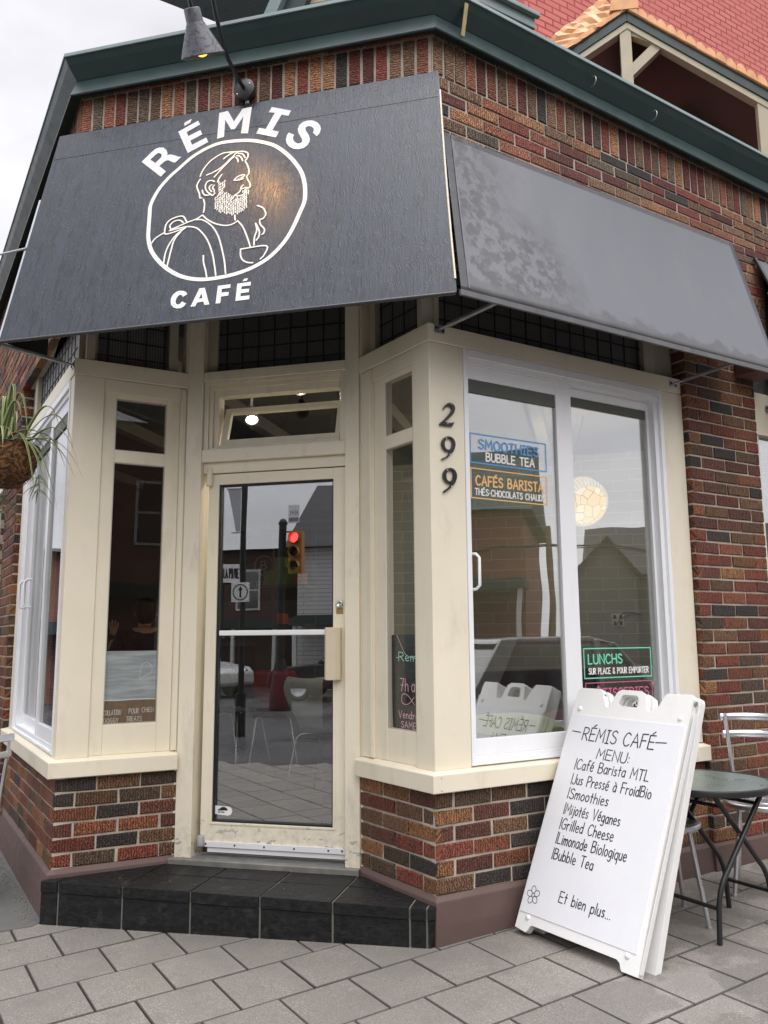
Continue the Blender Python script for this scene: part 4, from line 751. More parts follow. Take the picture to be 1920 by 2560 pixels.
# window lettering
WF = Fr(FR_R(0, -.0299, 0), FR_R.ex, FR_R.ey); WF2 = Fr(FR_R(0, -.0669, 0), FR_R.ex, FR_R.ey)
def frame_rect(mb, fr, a0, a1, z0, z1, w_, th=.0006): mb.ribbon(fr, [(a0, z0), (a1, z0), (a1, z1), (a0, z1)], w_, 0, th, True, False)
k = MB(); frame_rect(k, WF, .262, .758, 2.206, 2.354, .0065); text(k, WF, 'SMOOTHIES', .316, 2.281, .047, .388, .0085, .0003); obj('lettering', k, M_['blue'], WIN)
k = MB(); text(k, WF, 'BUBBLE TEA', .360, 2.222, .041, .315, .0075, .0003); k.mark(); text(k, WF, 'TH\u00c9S\u2022CHOCOLATS CHAUDS', .286, 2.045, .031, .455, .0052, .0003); pieces('lettering', k, M_['white'], WIN)
k = MB(); frame_rect(k, WF, .262, .757, 2.028, 2.177, .0055); text(k, WF, 'CAF\u00c9S BARISTA', .292, 2.094, .047, .438, .0085, .0003); obj('lettering', k, M_['orange'], WIN)
k = MB(); frame_rect(k, WF2, 1.005, 1.512, 1.129, 1.284, .006); text(k, WF2, 'LUNCHS', 1.036, 1.204, .048, .25, .008, .0003); obj('lettering', k, M_['mint'], WIN)
k = MB(); text(k, WF2, 'SUR PLACE & POUR EMPORTER', 1.036, 1.150, .030, .452, .0050, .0003); k.mark(); text(k, WF2, 'SANS GLUTEN DISPONIBLE', 1.040, .972, .028, .452, .0050, .0003); pieces('lettering', k, M_['white'], WIN)
k = MB(); frame_rect(k, WF2, 1.009, 1.512, .948, 1.104, .0045); text(k, WF2, 'P\u00c2TISSERIES', 1.04, 1.025, .047, .44, .0072, .0003); obj('lettering', k, M_['pink'], WIN)
# second shopfront farther along the side street
m = MB()
m.box(FR_R, 2.50, 5.6, -.10, -.0, .82, .90); m.box(FR_R, 2.50, 5.6, -.10, .0, 2.62, 2.90); m.box(FR_R, 2.50, 2.56, -.10, -.01, .9, 2.62); m.box(FR_R, 4.0, 4.08, -.10, -.01, .9, 2.62); m.box(FR_R, 5.52, 5.6, -.10, -.01, .9, 2.62)
W2 = part('shop_window', m, M_['cream'], bevel=.003)
g = MB(); g.box(FR_R, 2.56, 4.0, -.05, -.046, .9, 2.62); g.mark(); g.box(FR_R, 4.08, 5.52, -.05, -.046, .9, 2.62); pieces('glass_pane', g, M_['glass_win'], W2)
m = MB(); m.box(FR_R, 2.50, 5.6, -.10, -.03, 2.902, 3.2); obj('prism_glass', m, M_['prism'], W2)
m = MB(); m.box(FR_L, 2.52, 3.92, -.10, 0, .70, .80); m.box(FR_L, 2.52, 3.92, -.10, 0, 2.62, 3.2); m.box(FR_L, 2.52, 2.58, -.10, -.01, .8, 2.62); m.box(FR_L, 3.86, 3.92, -.10, -.01, .8, 2.62); m.box(FR_L, 2.52, 3.92, -.10, -.02, .15, .699)
W3 = part('shop_window', m, M_['cream'], bevel=.003); g = MB(); g.box(FR_L, 2.58, 3.86, -.05, -.046, .8, 2.62); obj('glass_pane', g, M_['glass_left'], W3)
# red timber block under the awning
k = MB(); k.box(FR_RU, 2.27, 2.50, .001, .15, 2.955, 3.04); part('timber_block', k, paint('red_brown_timber', (.14, .06, .05), .7, .2, 9, bump=.4), bevel=.004)
# ---- slate step
FS = Fr((0, 0, 0), (1, 0, 0), (0, -1, 0))
sx = [-.99, -.89, -.542, -.187, .161, .509, .862, .938]
stp = MB(); YF = .053
random.seed(3)
def tile(mb, poly, z0, z1):
    c_ = (random.random(), random.random(), random.random())
    n = len(poly); zr = [random.uniform(-.0015, .0015) for _ in poly]
    vs = [(x, y, z1+d) for (x, y), d in zip(poly, zr)]+[(x, y, z0) for x, y in poly]
    mb.add(vs, [tuple(range(n)), tuple(n+i for i in reversed(range(n)))]+[(i, n+i, n+(i+1) % n, (i+1) % n) for i in range(n)], c_, [(0, 0)]*(2*n))
yb = .185
def lim(x): return x   # clip the treads to the splayed walls
for i in range(7):
    x0, x1 = sx[i]+.005, sx[i+1]-.005
    def ymax(x):
        ax = abs(x)
        return P-.045 if ax <= D else max(.0, (A-ax)/(A-D)*P-.012)
    poly = [(x0, -YF), (x1, -YF), (x1, min(yb, ymax(x1)))]
    if ymax(x1) > yb and ymax(x0) > yb: poly += [(x0, yb)]
    elif ymax(x1) > yb: 
        xs = -(A-(yb+.012)/P*(A-D)); poly += [(xs, yb), (x0, max(-.04, ymax(x0)))]
    elif ymax(x0) > yb:
        xs = (A-(yb+.012)/P*(A-D)); poly[2] = (x1, max(-.04, ymax(x1))); poly += [(xs, yb), (x0, yb)]
    else: poly[2] = (x1, max(-.042, ymax(x1))); poly += [(x0, max(-.042, ymax(x0)))]
    tile(stp, poly, .132, .182)
    if ymax(x0) > yb+.02 or ymax(x1) > yb+.02:
        a0_, a1_ = x0, x1
        pl = [(max(a0_, -(A-(yb+.02)/P*(A-D))), yb+.008), (min(a1_, (A-(yb+.02)/P*(A-D))), yb+.008), (min(a1_, D+.03), P-.045), (max(a0_, -D-.03), P-.045)]
        tile(stp, pl, .132, .183)
    tile(stp, [(x0, -YF+.006), (x1, -YF+.006), (x1, .02), (x0, .02)], -.03, .128)
tile(stp, [(.942, -YF), (.955, -YF+.004), (.985, -.012), (.985, .03), (.942, .02)], .132, .182); tile(stp, [(.942, -YF+.006), (.953, -YF+.01), (.982, -.01), (.982, .03), (.942, .02)], -.03, .128)
so_ = part('entrance_step', stp, M_['slate'], bevel=.004, fixn=True)
gr = MB(); gr.prism(Fr((0, 0, 0), (1, 0, 0), (0, 0, 1), (0, 1, 0)), [(-.98, -YF+.012), (.945, -YF+.012), (.976, -.006), (.976, .04), (D+.05, P), (-D-.05, P), (-.98, .03)], -.05, .176)
obj('grout', gr, M_['grout'], so_)
k = MB(); k.prism(Fr((0, 0, 0), (1, 0, 0), (0, 0, 1), (0, 1, 0)), [(.986, -.008), (1.0, -.002), (1.01, .06), (.987, .06)], -.03, .15); obj('mortar_fillet', k, M_['mortar'], so_, .01)
# ================================================================== awnings
SLV = Vector((0, -.345, -1.343)); SLN = SLV.length; SLV.normalize()
FA = Fr((0, -.02, 4.195), (1, 0, 0), (0, SLV.z, -SLV.y), SLV)      # a = x, z = down the slope
if FA.ey.y > 0: FA.ey = -FA.ey
aw = thing('corner_awning', 'wet black awning over the corner door with white bearded man emblem', 'awning', (0, -.2, 3.5))
k = MB(); k.prism(FA, [(-1.141, 0), (1.054, 0), (1.1755, SLN), (-1.17, SLN)], -.006, 0); cv = obj('canopy', k, M_['awn_front'], aw)
k = MB(); k.tube([FA(-1.165+i*.1168, -.004-.006*math.sin(i*2.1)*0, SLN+.004) for i in range(21)], .009, 10); k.mark(); k.tube([FA(-1.14, -.012, .0), FA(1.053, -.012, .0)], .008, 8)
pieces('hem', k, paint('wet_hem', (.03, .03, .035), .25, .1, 6, spec=.7), aw)
k = MB(); k.box(FA, -1.139, 1.062, -.001, .0012, .172, .180); obj('seam', k, M_['awn_front'], aw)
k = MB(); k.tube([FA(1.056+(.1185)*(t/20)+.006*math.sin(math.pi*t/20)*-1, .002, SLN*t/20) for t in range(2, 20)], .0048, 8); obj('piping', k, M_['cream'], aw)
k = MB(); k.box(Fr(FA(-1.154, -.010, .46), (SLV+Vector((-.02, 0, 0))).normalized(), (0, FA.ey.y, FA.ey.z), (-1, 0, 0)), 0, .95, -.012, .004, 0, .014); obj('frame_rail', k, M_['alu'], aw)
k = MB()
k.add([FA(-1.1505, -.016, .46), FA(-1.169, -.016, SLN-.01), Vector((-1.16, -.004, 2.87)), Vector((-1.148, -.004, 3.7)), FA(-1.1445, -.022, .46), FA(-1.163, -.022, SLN-.01), Vector((-1.154, -.004, 2.87)), Vector((-1.142, -.004, 3.7))],
      [(0, 1, 2, 3), (7, 6, 5, 4), (0, 4, 5, 1), (1, 5, 6, 2), (2, 6, 7, 3), (3, 7, 4, 0)])
obj('side_flap', k, M_['dark'], aw)
k = MB(); k.tube([FA(-1.15, -.02, SLN-.02), FA(1.15, -.02, SLN-.02)], .011, 8); k.mark(); k.tube([FA(0, -.018, .02), FA(0, -.018, SLN-.02)], .010, 8); k.mark()
k.tube([FA(-1.16, .0, .80), FA(-1.16, .0, .80)+Vector((-.55, .10, .02))], .006, 8)
pieces('frame_tube', k, M_['alu'], aw)
# emblem
k = MB(); zi = 0
for key, LL in AWN_POLYS.items(): (k.mark() if key not in ('acc', 'acc2') else k).prism(FA, LL[0], .0006, .0018, LL[1:])
pieces('letter', k, M_['white'], aw)
k = MB(); k.ribbon(FA, AWN_RING, .0215, .0006, .0018, True, True, 3)
for i, ln in enumerate(AWN_LINES): k.ribbon(FA, ln, .0078, .0006, .0019+i*.00004, False, True, 4)
for i, ln in enumerate(AWN_BEARD): k.ribbon(FA, ln, .0058, .0006, .0019+(i % 9)*.00004, False, False)
obj('emblem', k, paint('cream_white_print', (.85, .84, .79), .45, .03), aw)
# side awning
def slope_frame(fr, s0, o0, z0, o1, z1):
    d = (fr.ey*(o1-o0)+Vector((0, 0, z1-z0))); ln = d.length; d.normalize()
    n = fr.ex.cross(d); n = n if n.dot(fr.ey) > 0 else -n
    return Fr(fr(s0, o0, z0), fr.ex, n, d), ln
FB, LB = slope_frame(FR_RU, 0, .02, 3.872, .37, 2.868)
a2 = thing('street_awning', 'plain grey awning with damp blotches above the sliding shop window', 'awning', FR_RU(1.1, .2, 3.4))
k = MB(); nu, nv = 48, 24; vs = []; uvs = []
for o_ in (0, -.006):
    for i in range(nu+1):
        for j in range(nv+1):
            u_, v_ = i/nu, j/nv; aL, aR = .045-.173*v_, 2.3-.14*v_; a_ = aL+(aR-aL)*u_; z_ = (-.012+.042*u_)*(1-v_)+LB*v_
            sg_ = -.016*math.sin(math.pi*v_)*(1-abs(2*u_-1)**6)+.0022*math.sin(u_*31+v_*5)*math.sin(math.pi*v_)*(1-v_)
            vs.append(FB(a_, o_+sg_, z_)); uvs.append((a_, z_))
N_ = (nu+1)*(nv+1); fs = [(i*(nv+1)+j, i*(nv+1)+j+1, (i+1)*(nv+1)+j+1, (i+1)*(nv+1)+j) for i in range(nu) for j in range(nv)]
fs += [tuple(N_+q for q in reversed(f)) for f in fs[:]]
ring_ = [i*(nv+1) for i in range(nu+1)]+[nu*(nv+1)+j for j in range(1, nv+1)]+[i*(nv+1)+nv for i in range(nu-1, -1, -1)]+[j for j in range(nv-1, 0, -1)]
fs += [(ring_[q], ring_[(q+1) % len(ring_)], N_+ring_[(q+1) % len(ring_)], N_+ring_[q]) for q in range(len(ring_))]
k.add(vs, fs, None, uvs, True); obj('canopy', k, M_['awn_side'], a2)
k = MB(); k.box(Fr(FB(0, 0, LB), FB.ex, FR_RU.ey, (0, 0, -1)), -.132, 2.16, -.012, .002, .001, .026); obj('valance_or_shade_sheet', k, paint('valance_grey', (.13, .13, .135), .5, .25, 9, .6, (.04, .04, .04)), a2)
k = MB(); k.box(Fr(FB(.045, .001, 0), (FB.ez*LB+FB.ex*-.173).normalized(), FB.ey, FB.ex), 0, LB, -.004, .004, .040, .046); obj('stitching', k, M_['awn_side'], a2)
k = MB(); k.box(Fr(FB(.045, 0, 0), (FB.ez*LB+FB.ex*-.173).normalized(), FB.ey, FB.ex), 0.02, LB-.005, -.003, .0008, -.001, .036); obj('edge_binding', k, paint('binding', (.055, .056, .065), .5), a2)
k = MB(); k.tube([FB(-.10, -.02, LB-.02), FB(2.14, -.02, LB-.02)], .011, 8); k.tube([FB(.08, -.02, .03), FB(2.28, -.02, .03)], .010, 8)
k.tube([FB(.08, -.02, .03), FB(-.09, -.02, LB-.02)], .010, 8); k.tube([FB(2.27, -.02, .04), FB(2.14, -.02, LB-.02)], .010, 8)
obj('frame_tube', k, M_['alu'], a2)
k = MB()
# support arms with wall brackets
def arm(fr, s0, z0, end, parent):
    k = MB(); p0 = fr(s0, .012, z0); e = Vector(end); d = (e-p0).normalized()
    k.box(fr, s0-.03, s0+.03, .0065, .011, z0-.02, z0+.02)
    sd = d.cross(Vector((0, 0, 1))).normalized(); F2 = Fr(p0, d, sd, sd.cross(d))
    ln = (e-p0).length
    k.tube([p0, p0+d*.07], .007, 8); k.box(F2, .055, ln, -.011, .011, -.007, .007)
    o = obj('support_arm', k, M_['steel'], parent, .001)
    k = MB(); k.lathe(fr(s0-.02, .011, z0+.004), fr.ey, [(.0, 0), (.007, 0), (.006, .004), (0, .005)], 8); k.mark().lathe(fr(s0+.02, .011, z0-.006), fr.ey, [(.0, 0), (.007, 0), (.006, .004), (0, .005)], 8)
    pieces('bolt', k, M_['dark'], o)
arm(FR_R, .060, 2.843, FB(.14, -.02, LB-.03), a2); arm(FR_R, 1.748, 2.828, FB(1.86, -.02, LB-.03), a2)
arm(FR_L, .03, 2.835, FA(-1.168, -.02, SLN-.02)+Vector((-.06, -.02, -.01)), aw)
# neighbour's awning
FN, LN = slope_frame(FR_RU, 0, .02, 3.80, .42, 2.80)
a3 = thing('neighbour_awning', 'open ended awning with black piped edge over the next shop window', 'awning', FR_RU(3.8, .2, 3.3))
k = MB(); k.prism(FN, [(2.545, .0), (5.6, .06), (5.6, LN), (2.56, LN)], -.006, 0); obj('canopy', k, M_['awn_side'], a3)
k = MB(); k.tube([FN(2.545, .0, 0), FN(2.56, .0, LN)], .013, 8); k.tube([FR_RU(2.545, .01, 3.80), FN(2.545, .0, 0.01)], .012, 8); obj('piping', k, M_['black'], a3)
k = MB(); k.tube([FN(2.565, -.012, .03), FN(2.58, -.012, LN)], .006, 8); k.mark().tube([FN(2.55, -.03, LN*.25), FN(5.5, -.03, LN*.25)], .01, 8); pieces('frame_tube', k, M_['alu'], a3)
k = MB(); k.box(FR_RU, 2.62, 5.5, .012, .018, 2.95, 3.78); obj('valance_or_shade_sheet', k, M_['dark'], a3)  # dark sheet on the wall standing in for the shade under the canopy
arm(FR_R, 2.66, 2.80, FN(2.62, -.02, LN-.05), a3)

# ================================================================== wall lamp
lp = thing('wall_lamp', 'black gooseneck lamp with lit bulb above the corner awning', 'lamp', (0, -.06, 4.27))
k = MB(); k.lathe((0.002, -.001, 4.268), (0, -1, 0), [(0, 0), (.052, 0), (.054, .03), (.052, .032)], 28); obj('back_box', k, paint('dark_brown_box', (.05, .03, .028), .5), lp)
k = MB(); k.lathe((0.002, -.034, 4.268), (0, -1, 0), [(0, 0), (.060, 0), (.062, .004), (.061, .014), (.057, .018), (0, .019)], 32); obj('base_plate', k, M_['black'], lp)
aim = Vector((0.02, .60, -.80)).normalized(); rimc = Vector((-.018, -.485, 4.135)); nk = rimc-aim*.205
cpts = [(0, -.05, 4.272), (0, -.10, 4.272), (0, -.157, 4.277), (0, -.247, 4.296), (0, -.31, 4.336), (0, -.354, 4.378), (0, -.40, 4.43), (0, -.445, 4.50), (-.004, -.49, 4.575), (-.008, -.545, 4.62), (-.012, -.60, 4.60), (-.016, -.632, 4.52), (-.018, -.636, 4.43), nk-aim*.07, nk]
k = MB(); k.tube(cpts, .0105, 12); obj('gooseneck', k, M_['black'], lp)
k = MB(); k.lathe(nk, aim, [(.0, -.002), (.036, 0), (.039, .004), (.041, .058), (.043, .062), (.106, .198), (.109, .204), (.106, .204), (.101, .197), (.04, .067), (.0, .065)], 40)
t_ = NT('spotted_black_shade'); v_ = t_.coord(); n1_ = t_.noise(v_, 55, 4, .7); c_ = t_.mix(t_.rng(n1_, .5, .62, 0, .8), (.10, .105, .125), (.02, .02, .025)); t_.bsdf(c_, t_.rng(n1_, .4, .6, .3, .5), 0, None, .6)
obj('lamp_shade', k, t_.m, lp)
k = MB(); k.sphere(rimc-aim*.035, .036, 10); obj('bulb', k, emis('warm_bulb', (1, .46, .06), 2.2), lp)
ll = bpy.data.lights.new('bulb_light', 'SPOT'); ll.energy = 4.5; ll.color = (1, .5, .14); ll.spot_size = R(80); ll.spot_blend = .6; ll.shadow_soft_size = .03
lo = bpy.data.objects.new('bulb_light', ll); col.objects.link(lo); lo.parent = lp; lo.location = (rimc+aim*.02)-Vector(lp.location); lo.rotation_euler = aim.to_track_quat('-Z', 'Y').to_euler()
k = MB()
for dx, dz in ((-.035, -.03), (.035, .02)): k.mark().sphere((dx, -.052, 4.268+dz), .005, 6)
pieces('screw', k, M_['chrome'], lp)
k = MB(); k.tube([(0.01, -.02, 4.215), (.012, -.024, 4.19)], .012, 10); obj('conduit', k, M_['steel'], lp)

# ================================================================== sandwich board
h_, l_, ro_ = -.69575, .4267, -.01638
ux = Vector((math.cos(h_), math.sin(h_), 0)); n0_ = Vector((math.sin(h_), -math.cos(h_), 0)); upv = Vector((0, 0, 1))*math.cos(l_)-n0_*math.sin(l_)
ux, upv = ux*math.cos(ro_)+upv*math.sin(ro_), -ux*math.sin(ro_)+upv*math.cos(ro_)
nn_ = ux.cross(upv)
SO = Vector((1.315, .212, .119)); FSg = Fr(SO, ux, nn_, upv)
sg = thing('sandwich_board', 'white plastic sandwich board with handwritten menu leaning by the sliding window', 'sign', (1.6, .1, .03))
leaf = [(-.006, -.066), (.060, -.074), (.068, -.066), (.078, -.044), (.092, -.038), (.552, -.038), (.568, -.046), (.578, -.066), (.586, -.073), (.662, -.072), (.655, .20), (.648, 1.06), (.640, 1.078), (.515, 1.076), (.503, 1.066), (.474, .992), (.466, .986),
        (.430, .985), (.420, .99), (.412, 1.03), (.400, 1.062), (.372, 1.078), (.262, 1.078), (.240, 1.066), (.226, 1.035), (.214, .992), (.205, .986),
        (.196, .986), (.190, .99), (.150, 1.06), (.138, 1.074), (.010, 1.072), (.0, 1.06), (-.004, .95), (-.006, .3)]
hole = [(.262, .998), (.258, 1.01), (.268, 1.045), (.280, 1.054), (.352, 1.054), (.364, 1.045), (.372, 1.008), (.366, .998)]
k = MB(); k.prism(FSg, leaf, -.036, -.001, [hole]); lf = obj('front_panel', k, M_['plastic'], sg, .005)
k = MB()
for u_, v_ in ((.055, -.012), (.598, -.012), (.04, .965), (.605, .965)): k.mark().lathe(FSg(u_, -.001, v_), nn_, [(.0, .007), (.008, .006), (.012, .002), (.013, 0)], 16)
pieces('rivet', k, M_['plastic'], lf)
k = MB(); k.box(FSg, .004, .636, -.001, .0022, .004, .935); bd = obj('menu_panel', k, M_['board'], sg, .0008)
tb = R(2.6); up_b = upv*math.cos(tb)+nn_*math.sin(tb); n_b = ux.cross(up_b)
FSb = Fr(SO+upv*1.06-nn_*.041-up_b*1.06+ux*.012, ux, n_b, up_b)
k = MB(); k.prism(FSb, leaf, -.036, 0, [hole]); lb = obj('back_panel', k, M_['plastic'], sg, .005)
k = MB(); k.box(FSg, .6635, .6665, -.030, -.006, -.06, 1.0); obj('side_flange', k, M_['plastic'], lf, .001)
k = MB(); k.tube([FSg(.642, -.02, 1.045), FSg(.656, -.02, 1.045)], .010, 12); k.mark().tube([FSg(.120, -.02, 1.045), FSg(.158, -.02, 1.045)], .010, 12); pieces('hinge_bolt', k, M_['steel'], sg)
Lt = [('R\u00c9MIS CAF\u00c9', .102, .813, .062, .404), ('MENU:', .213, .736, .048, .18), ('|Caf\u00e9 Barista MTL', .102, .672, .048, .414), ('|Jus Press\u00e9 \u00e0 FroidBio', .104, .602, .047, .442),
      ('|Smoothies', .104, .534, .047, .233), ('|Mijot\u00e9s V\u00e9ganes', .105, .463, .047, .317), ('|Grilled Cheese', .104, .393, .048, .302), ('|Limonade Biologique', .104, .327, .048, .390), ('|Bubble Tea', .104, .258, .046, .234), ('Et bien plus...', .202, .092, .045, .28)]
k = MB(); random.seed(11)
for s_, a_, z_, c_, w_ in Lt: k.mark(); text(k, FSg, s_, a_, z_, c_, w_, .0056 if c_ > .05 else .0048, .0023, .0004, .17, .025, slant=.04)
k.mark().ribbon(FSg, [(.034, .850), (.084, .848)], .005, .0023, .0028); k.mark().ribbon(FSg, [(.512, .846), (.566, .850)], .005, .0023, .0028)
k.mark()
for i in range(5):
    t = i*2*math.pi/5+.5; cx, cz = .055+.022*math.cos(t), .083+.024*math.sin(t)
    k.ribbon(FSg, [(cx+.0155*math.cos(q)*math.cos(t)-.0125*math.sin(q)*math.sin(t), cz+.0155*math.cos(q)*math.sin(t)+.0125*math.sin(q)*math.cos(t)) for q in [j*math.pi/5 for j in range(10)]], .0028, .0023, .0027+i*.00005, True)
k.ribbon(FSg, [(.055+.008*math.cos(q), .083+.009*math.sin(q)) for q in [j*math.pi/4 for j in range(8)]], .0028, .0023, .0030, True)
pieces('handwriting', k, M_['ink'], bd)

# ================================================================== bistro table and chairs
tb_ = thing('bistro_table', 'round frosted glass table with black folding legs beside the sandwich board', 'table', (2.16, .48, .05))
c0 = Vector((2.16, .49, .675))
tg = NT('frosted_table_glass'); v_ = tg.coord(); n_ = tg.noise(v_, 5, 5, .6); n2_ = tg.noise(v_, 140, 2)
tg.bsdf(tg.mix(tg.rng(n_, .3, .7, 0, 1), (.085, .12, .108), (.16, .20, .185)), tg.rng(n_, .3, .7, .2, .4), 0, tg.bump(n2_, .3, .001), .6)
k = MB(); k.lathe(c0+Vector((0, 0, -.008)), (0, 0, 1), [(0, 0), (.308, 0), (.309, .008), (0, .008)], 64, False); obj('tabletop', k, tg.m, tb_)
k = MB(); k.lathe(c0, (0, 0, 1), [(.304, -.026), (.318, -.026), (.320, -.022), (.320, .0), (.318, .003), (.3095, .003), (.3095, -.022)], 64); obj('rim', k, M_['black'], tb_)
cc = Vector((2.20, .45, 0)); e_ = Vector((S, S, 0)); b_ = Vector((-S, S, 0))
for sgn, hwid in ((1, .155), (-1, .118)):
    for side in (-1, 1):
        bs = cc+b_*hwid*side
        pts = [bs-e_*.215*sgn+Vector((0, 0, .05)), bs-e_*.205*sgn+Vector((0, 0, .20)), bs-e_*.19*sgn+Vector((0, 0, .255)), bs-e_*.165*sgn+Vector((0, 0, .30)), bs+e_*.15*sgn+Vector((0, 0, .648))]
        k = MB(); k.tube(pts, .0115, 12); obj('leg', k, M_['black'], tb_)
    k = MB(); k.tube([cc-b_*hwid-e_*.208*sgn+Vector((0, 0, .19)), cc+b_*hwid-e_*.208*sgn+Vector((0, 0, .19))], .009, 10); k.mark().tube([cc-b_*hwid+e_*.10*sgn+Vector((0, 0, .592)), cc+b_*hwid+e_*.10*sgn+Vector((0, 0, .592))], .008, 10)
    pieces('crossbar', k, M_['black'], tb_)
k = MB()
for sgn in (-1, 1): k.mark().lathe(cc+b_*.137*sgn+Vector((0, 0, .463)), b_, [(0, -.02), (.009, -.019), (.009, .019), (0, .02)], 10)
pieces('bolt', k, M_['steel'], tb_)
def make_chair():
    r_ = thing('bistro_chair', None, 'chair', (0, 0, 0), 'aluminium bistro chairs outside the cafe')
    k = MB(); k.lathe((0, 0, .44), (0, 0, 1), [(0, .006), (.06, .007), (.062, .010), (.10, .010), (.102, .006), (.165, .004), (.172, .008), (.186, .004), (.190, -.004), (.186, -.010), (.188, -.016), (.183, -.022), (.15, -.026), (0, -.026)], 56)
    obj('seat', k, M_['alu'], r_, local=True)
    for a in (45, 135, 225, 315):
        t = R(a); back = a in (135, 225)
        p = Vector((math.cos(t)*.145, math.sin(t)*.145, .425)); f = Vector((math.cos(t)*.215, math.sin(t)*.215, 0))
        pts = [f, p]
        if back: pts = [f, Vector((math.cos(t)*.172, math.sin(t)*.172, .30)), Vector((math.cos(t)*.185, math.sin(t)*.185, .44)), Vector((math.cos(t)*.205, math.sin(t)*.205, .62)), Vector((math.cos(t)*.235, math.sin(t)*.235, .865))]
        k = MB(); k.tube(pts, .0105, 12); k.tube([f, f+Vector((0, 0, .012))], .0125, 10); obj('leg', k, M_['alu'], r_, local=True)
    for z in (.755, .845):
        k = MB(); N = 18; vs = []
        for i in range(N+1):
            t = R(128+104*i/N); rr = .228+(z-.755)*.12
            for dr, dz in ((0, -.019), (.004, -.012), (.001, -.006), (.006, 0), (.001, .006), (.004, .012), (0, .019), (-.006, .019), (-.006, -.019)): vs.append((math.cos(t)*(rr+dr), math.sin(t)*(rr+dr), z+dz))
        fs = [(i*9+j, i*9+(j+1) % 9, (i+1)*9+(j+1) % 9, (i+1)*9+j) for i in range(N) for j in range(9)]+[tuple(range(9)), tuple(N*9+j for j in reversed(range(9)))]
        k.add(vs, fs, None, None, True); obj('backrest_slat', k, M_['alu'], r_, local=True)
    return r_
ch = make_chair(); ch.location = (2.50, .975, .062); ch.rotation_euler = (0, 0, R(-102)); ch['label'] = 'aluminium bistro chair with two slat back behind the glass table'
c2_ = copy_tree(ch); c2_.location = (1.955, .49, .046); c2_.rotation_euler = (0, 0, R(15)); c2_['label'] = 'aluminium bistro chair half hidden behind the sandwich board'
c3_ = copy_tree(ch); c3_.location = (-1.70, .25, -.028); c3_.rotation_euler = (0, 0, R(145)); c3_['label'] = 'aluminium bistro chair standing by the brick base below the hanging basket'

# ================================================================== hanging basket
hb = thing('hanging_basket', 'coir lined hanging basket with a spider plant under the awning corner', 'plant', (-1.17, -.30, 2.31))
bc = Vector((-1.17, -.30, 2.315)); random.seed(5)
k = MB(); n = 40; m_ = 14; vs = []
for i in range(m_+1):
    ph = (math.pi/2)*i/m_
    for j in range(n):
        t = 2*math.pi*j/n; rr = .178*math.cos(ph)**.62*(1+random.uniform(-.03, .03)); 
        vs.append(bc+Vector((rr*math.cos(t), rr*math.sin(t), -.205*math.sin(ph)+random.uniform(-.004, .004))))
k.add(vs, [(i*n+j, i*n+(j+1) % n, (i+1)*n+(j+1) % n, (i+1)*n+j) for i in range(m_) for j in range(n)], None, None, True)
k.add([bc+Vector((.176*math.cos(2*math.pi*j/n), .176*math.sin(2*math.pi*j/n), -.012)) for j in range(n)], [tuple(range(n))])
tcr = NT('coir'); v_ = tcr.coord(); wv = tcr.n('ShaderNodeTexWave', wave_type='RINGS'); wv.inputs['Scale'].default_value = 9; wv.inputs['Distortion'].default_value = 22; wv.inputs['Detail'].default_value = 3; tcr.l(v_, wv.inputs['Vector']); n_ = tcr.noise(v_, 60, 5, .7)
c_ = tcr.mix(wv.outputs['Fac'], (.09, .04, .018), (.27, .14, .06)); c_ = tcr.mix(tcr.rng(n_, .4, .7, 0, .6), c_, (.04, .02, .012)); tcr.bsdf(c_, .9, 0, tcr.bump(n_, .9, .01, tcr.bump(wv.outputs['Fac'], .7, .008)), .2)
ln_ = obj('coir_liner', k, tcr.m, hb)
k = MB()
for _ in range(260):
    t = random.uniform(0, 2*math.pi); ph = random.uniform(0.05, 1.4); p = Vector((math.cos(t)*math.cos(ph)**.62*.181, math.sin(t)*math.cos(ph)**.62*.181, -.207*math.sin(ph))); q = bc+p
    d = Vector((random.uniform(-1, 1), random.uniform(-1, 1), random.uniform(-1, 1))); d -= p.normalized()*d.dot(p.normalized()); d.normalize(); o_ = p.normalized()*random.uniform(.002, .012)
    k.tube([q, q+d*.012+o_, q+d*.026+o_*.6], .0008, 3, False)
obj('coir_fibre', k, paint('fibre', (.28, .15, .07), .8), ln_)
k = MB(); k.tube([bc+Vector((.183*math.cos(t), .183*math.sin(t), .002)) for t in [i*math.pi/20 for i in range(41)]], .003, 6)
for j in range(8):
    t = j*math.pi/4+.2; k.tube([bc+Vector((.186*math.cos(ph)**.62*math.cos(t), .186*math.cos(ph)**.62*math.sin(t), -.21*math.sin(ph))) for ph in [i*1.5/8 for i in range(9)]], .002, 5)
k.tube([bc+Vector((.145*math.cos(t), .145*math.sin(t), -.15)) for t in [i*math.pi/14 for i in range(29)]], .002, 5); obj('wire_frame', k, M_['black'], hb)
hook_ = Vector((-1.205, -.315, 2.815)); k = MB()
for j in range(3):
    t = j*2*math.pi/3+1.0; k.tube([hook_+Vector((0, 0, -.1)), bc+Vector((.183*math.cos(t), .183*math.sin(t), 0))], .0014, 5)
k.tube([hook_, hook_+Vector((0, 0, -.1))], .002, 5); obj('hanger_wire', k, M_['black'], hb)
lfm = NT('spider_plant_leaf'); uvn = lfm.n('ShaderNodeUVMap', uv_map='UVMap').outputs[0]; sx_ = lfm.n('ShaderNodeSeparateXYZ'); lfm.l(uvn, sx_.inputs[0])
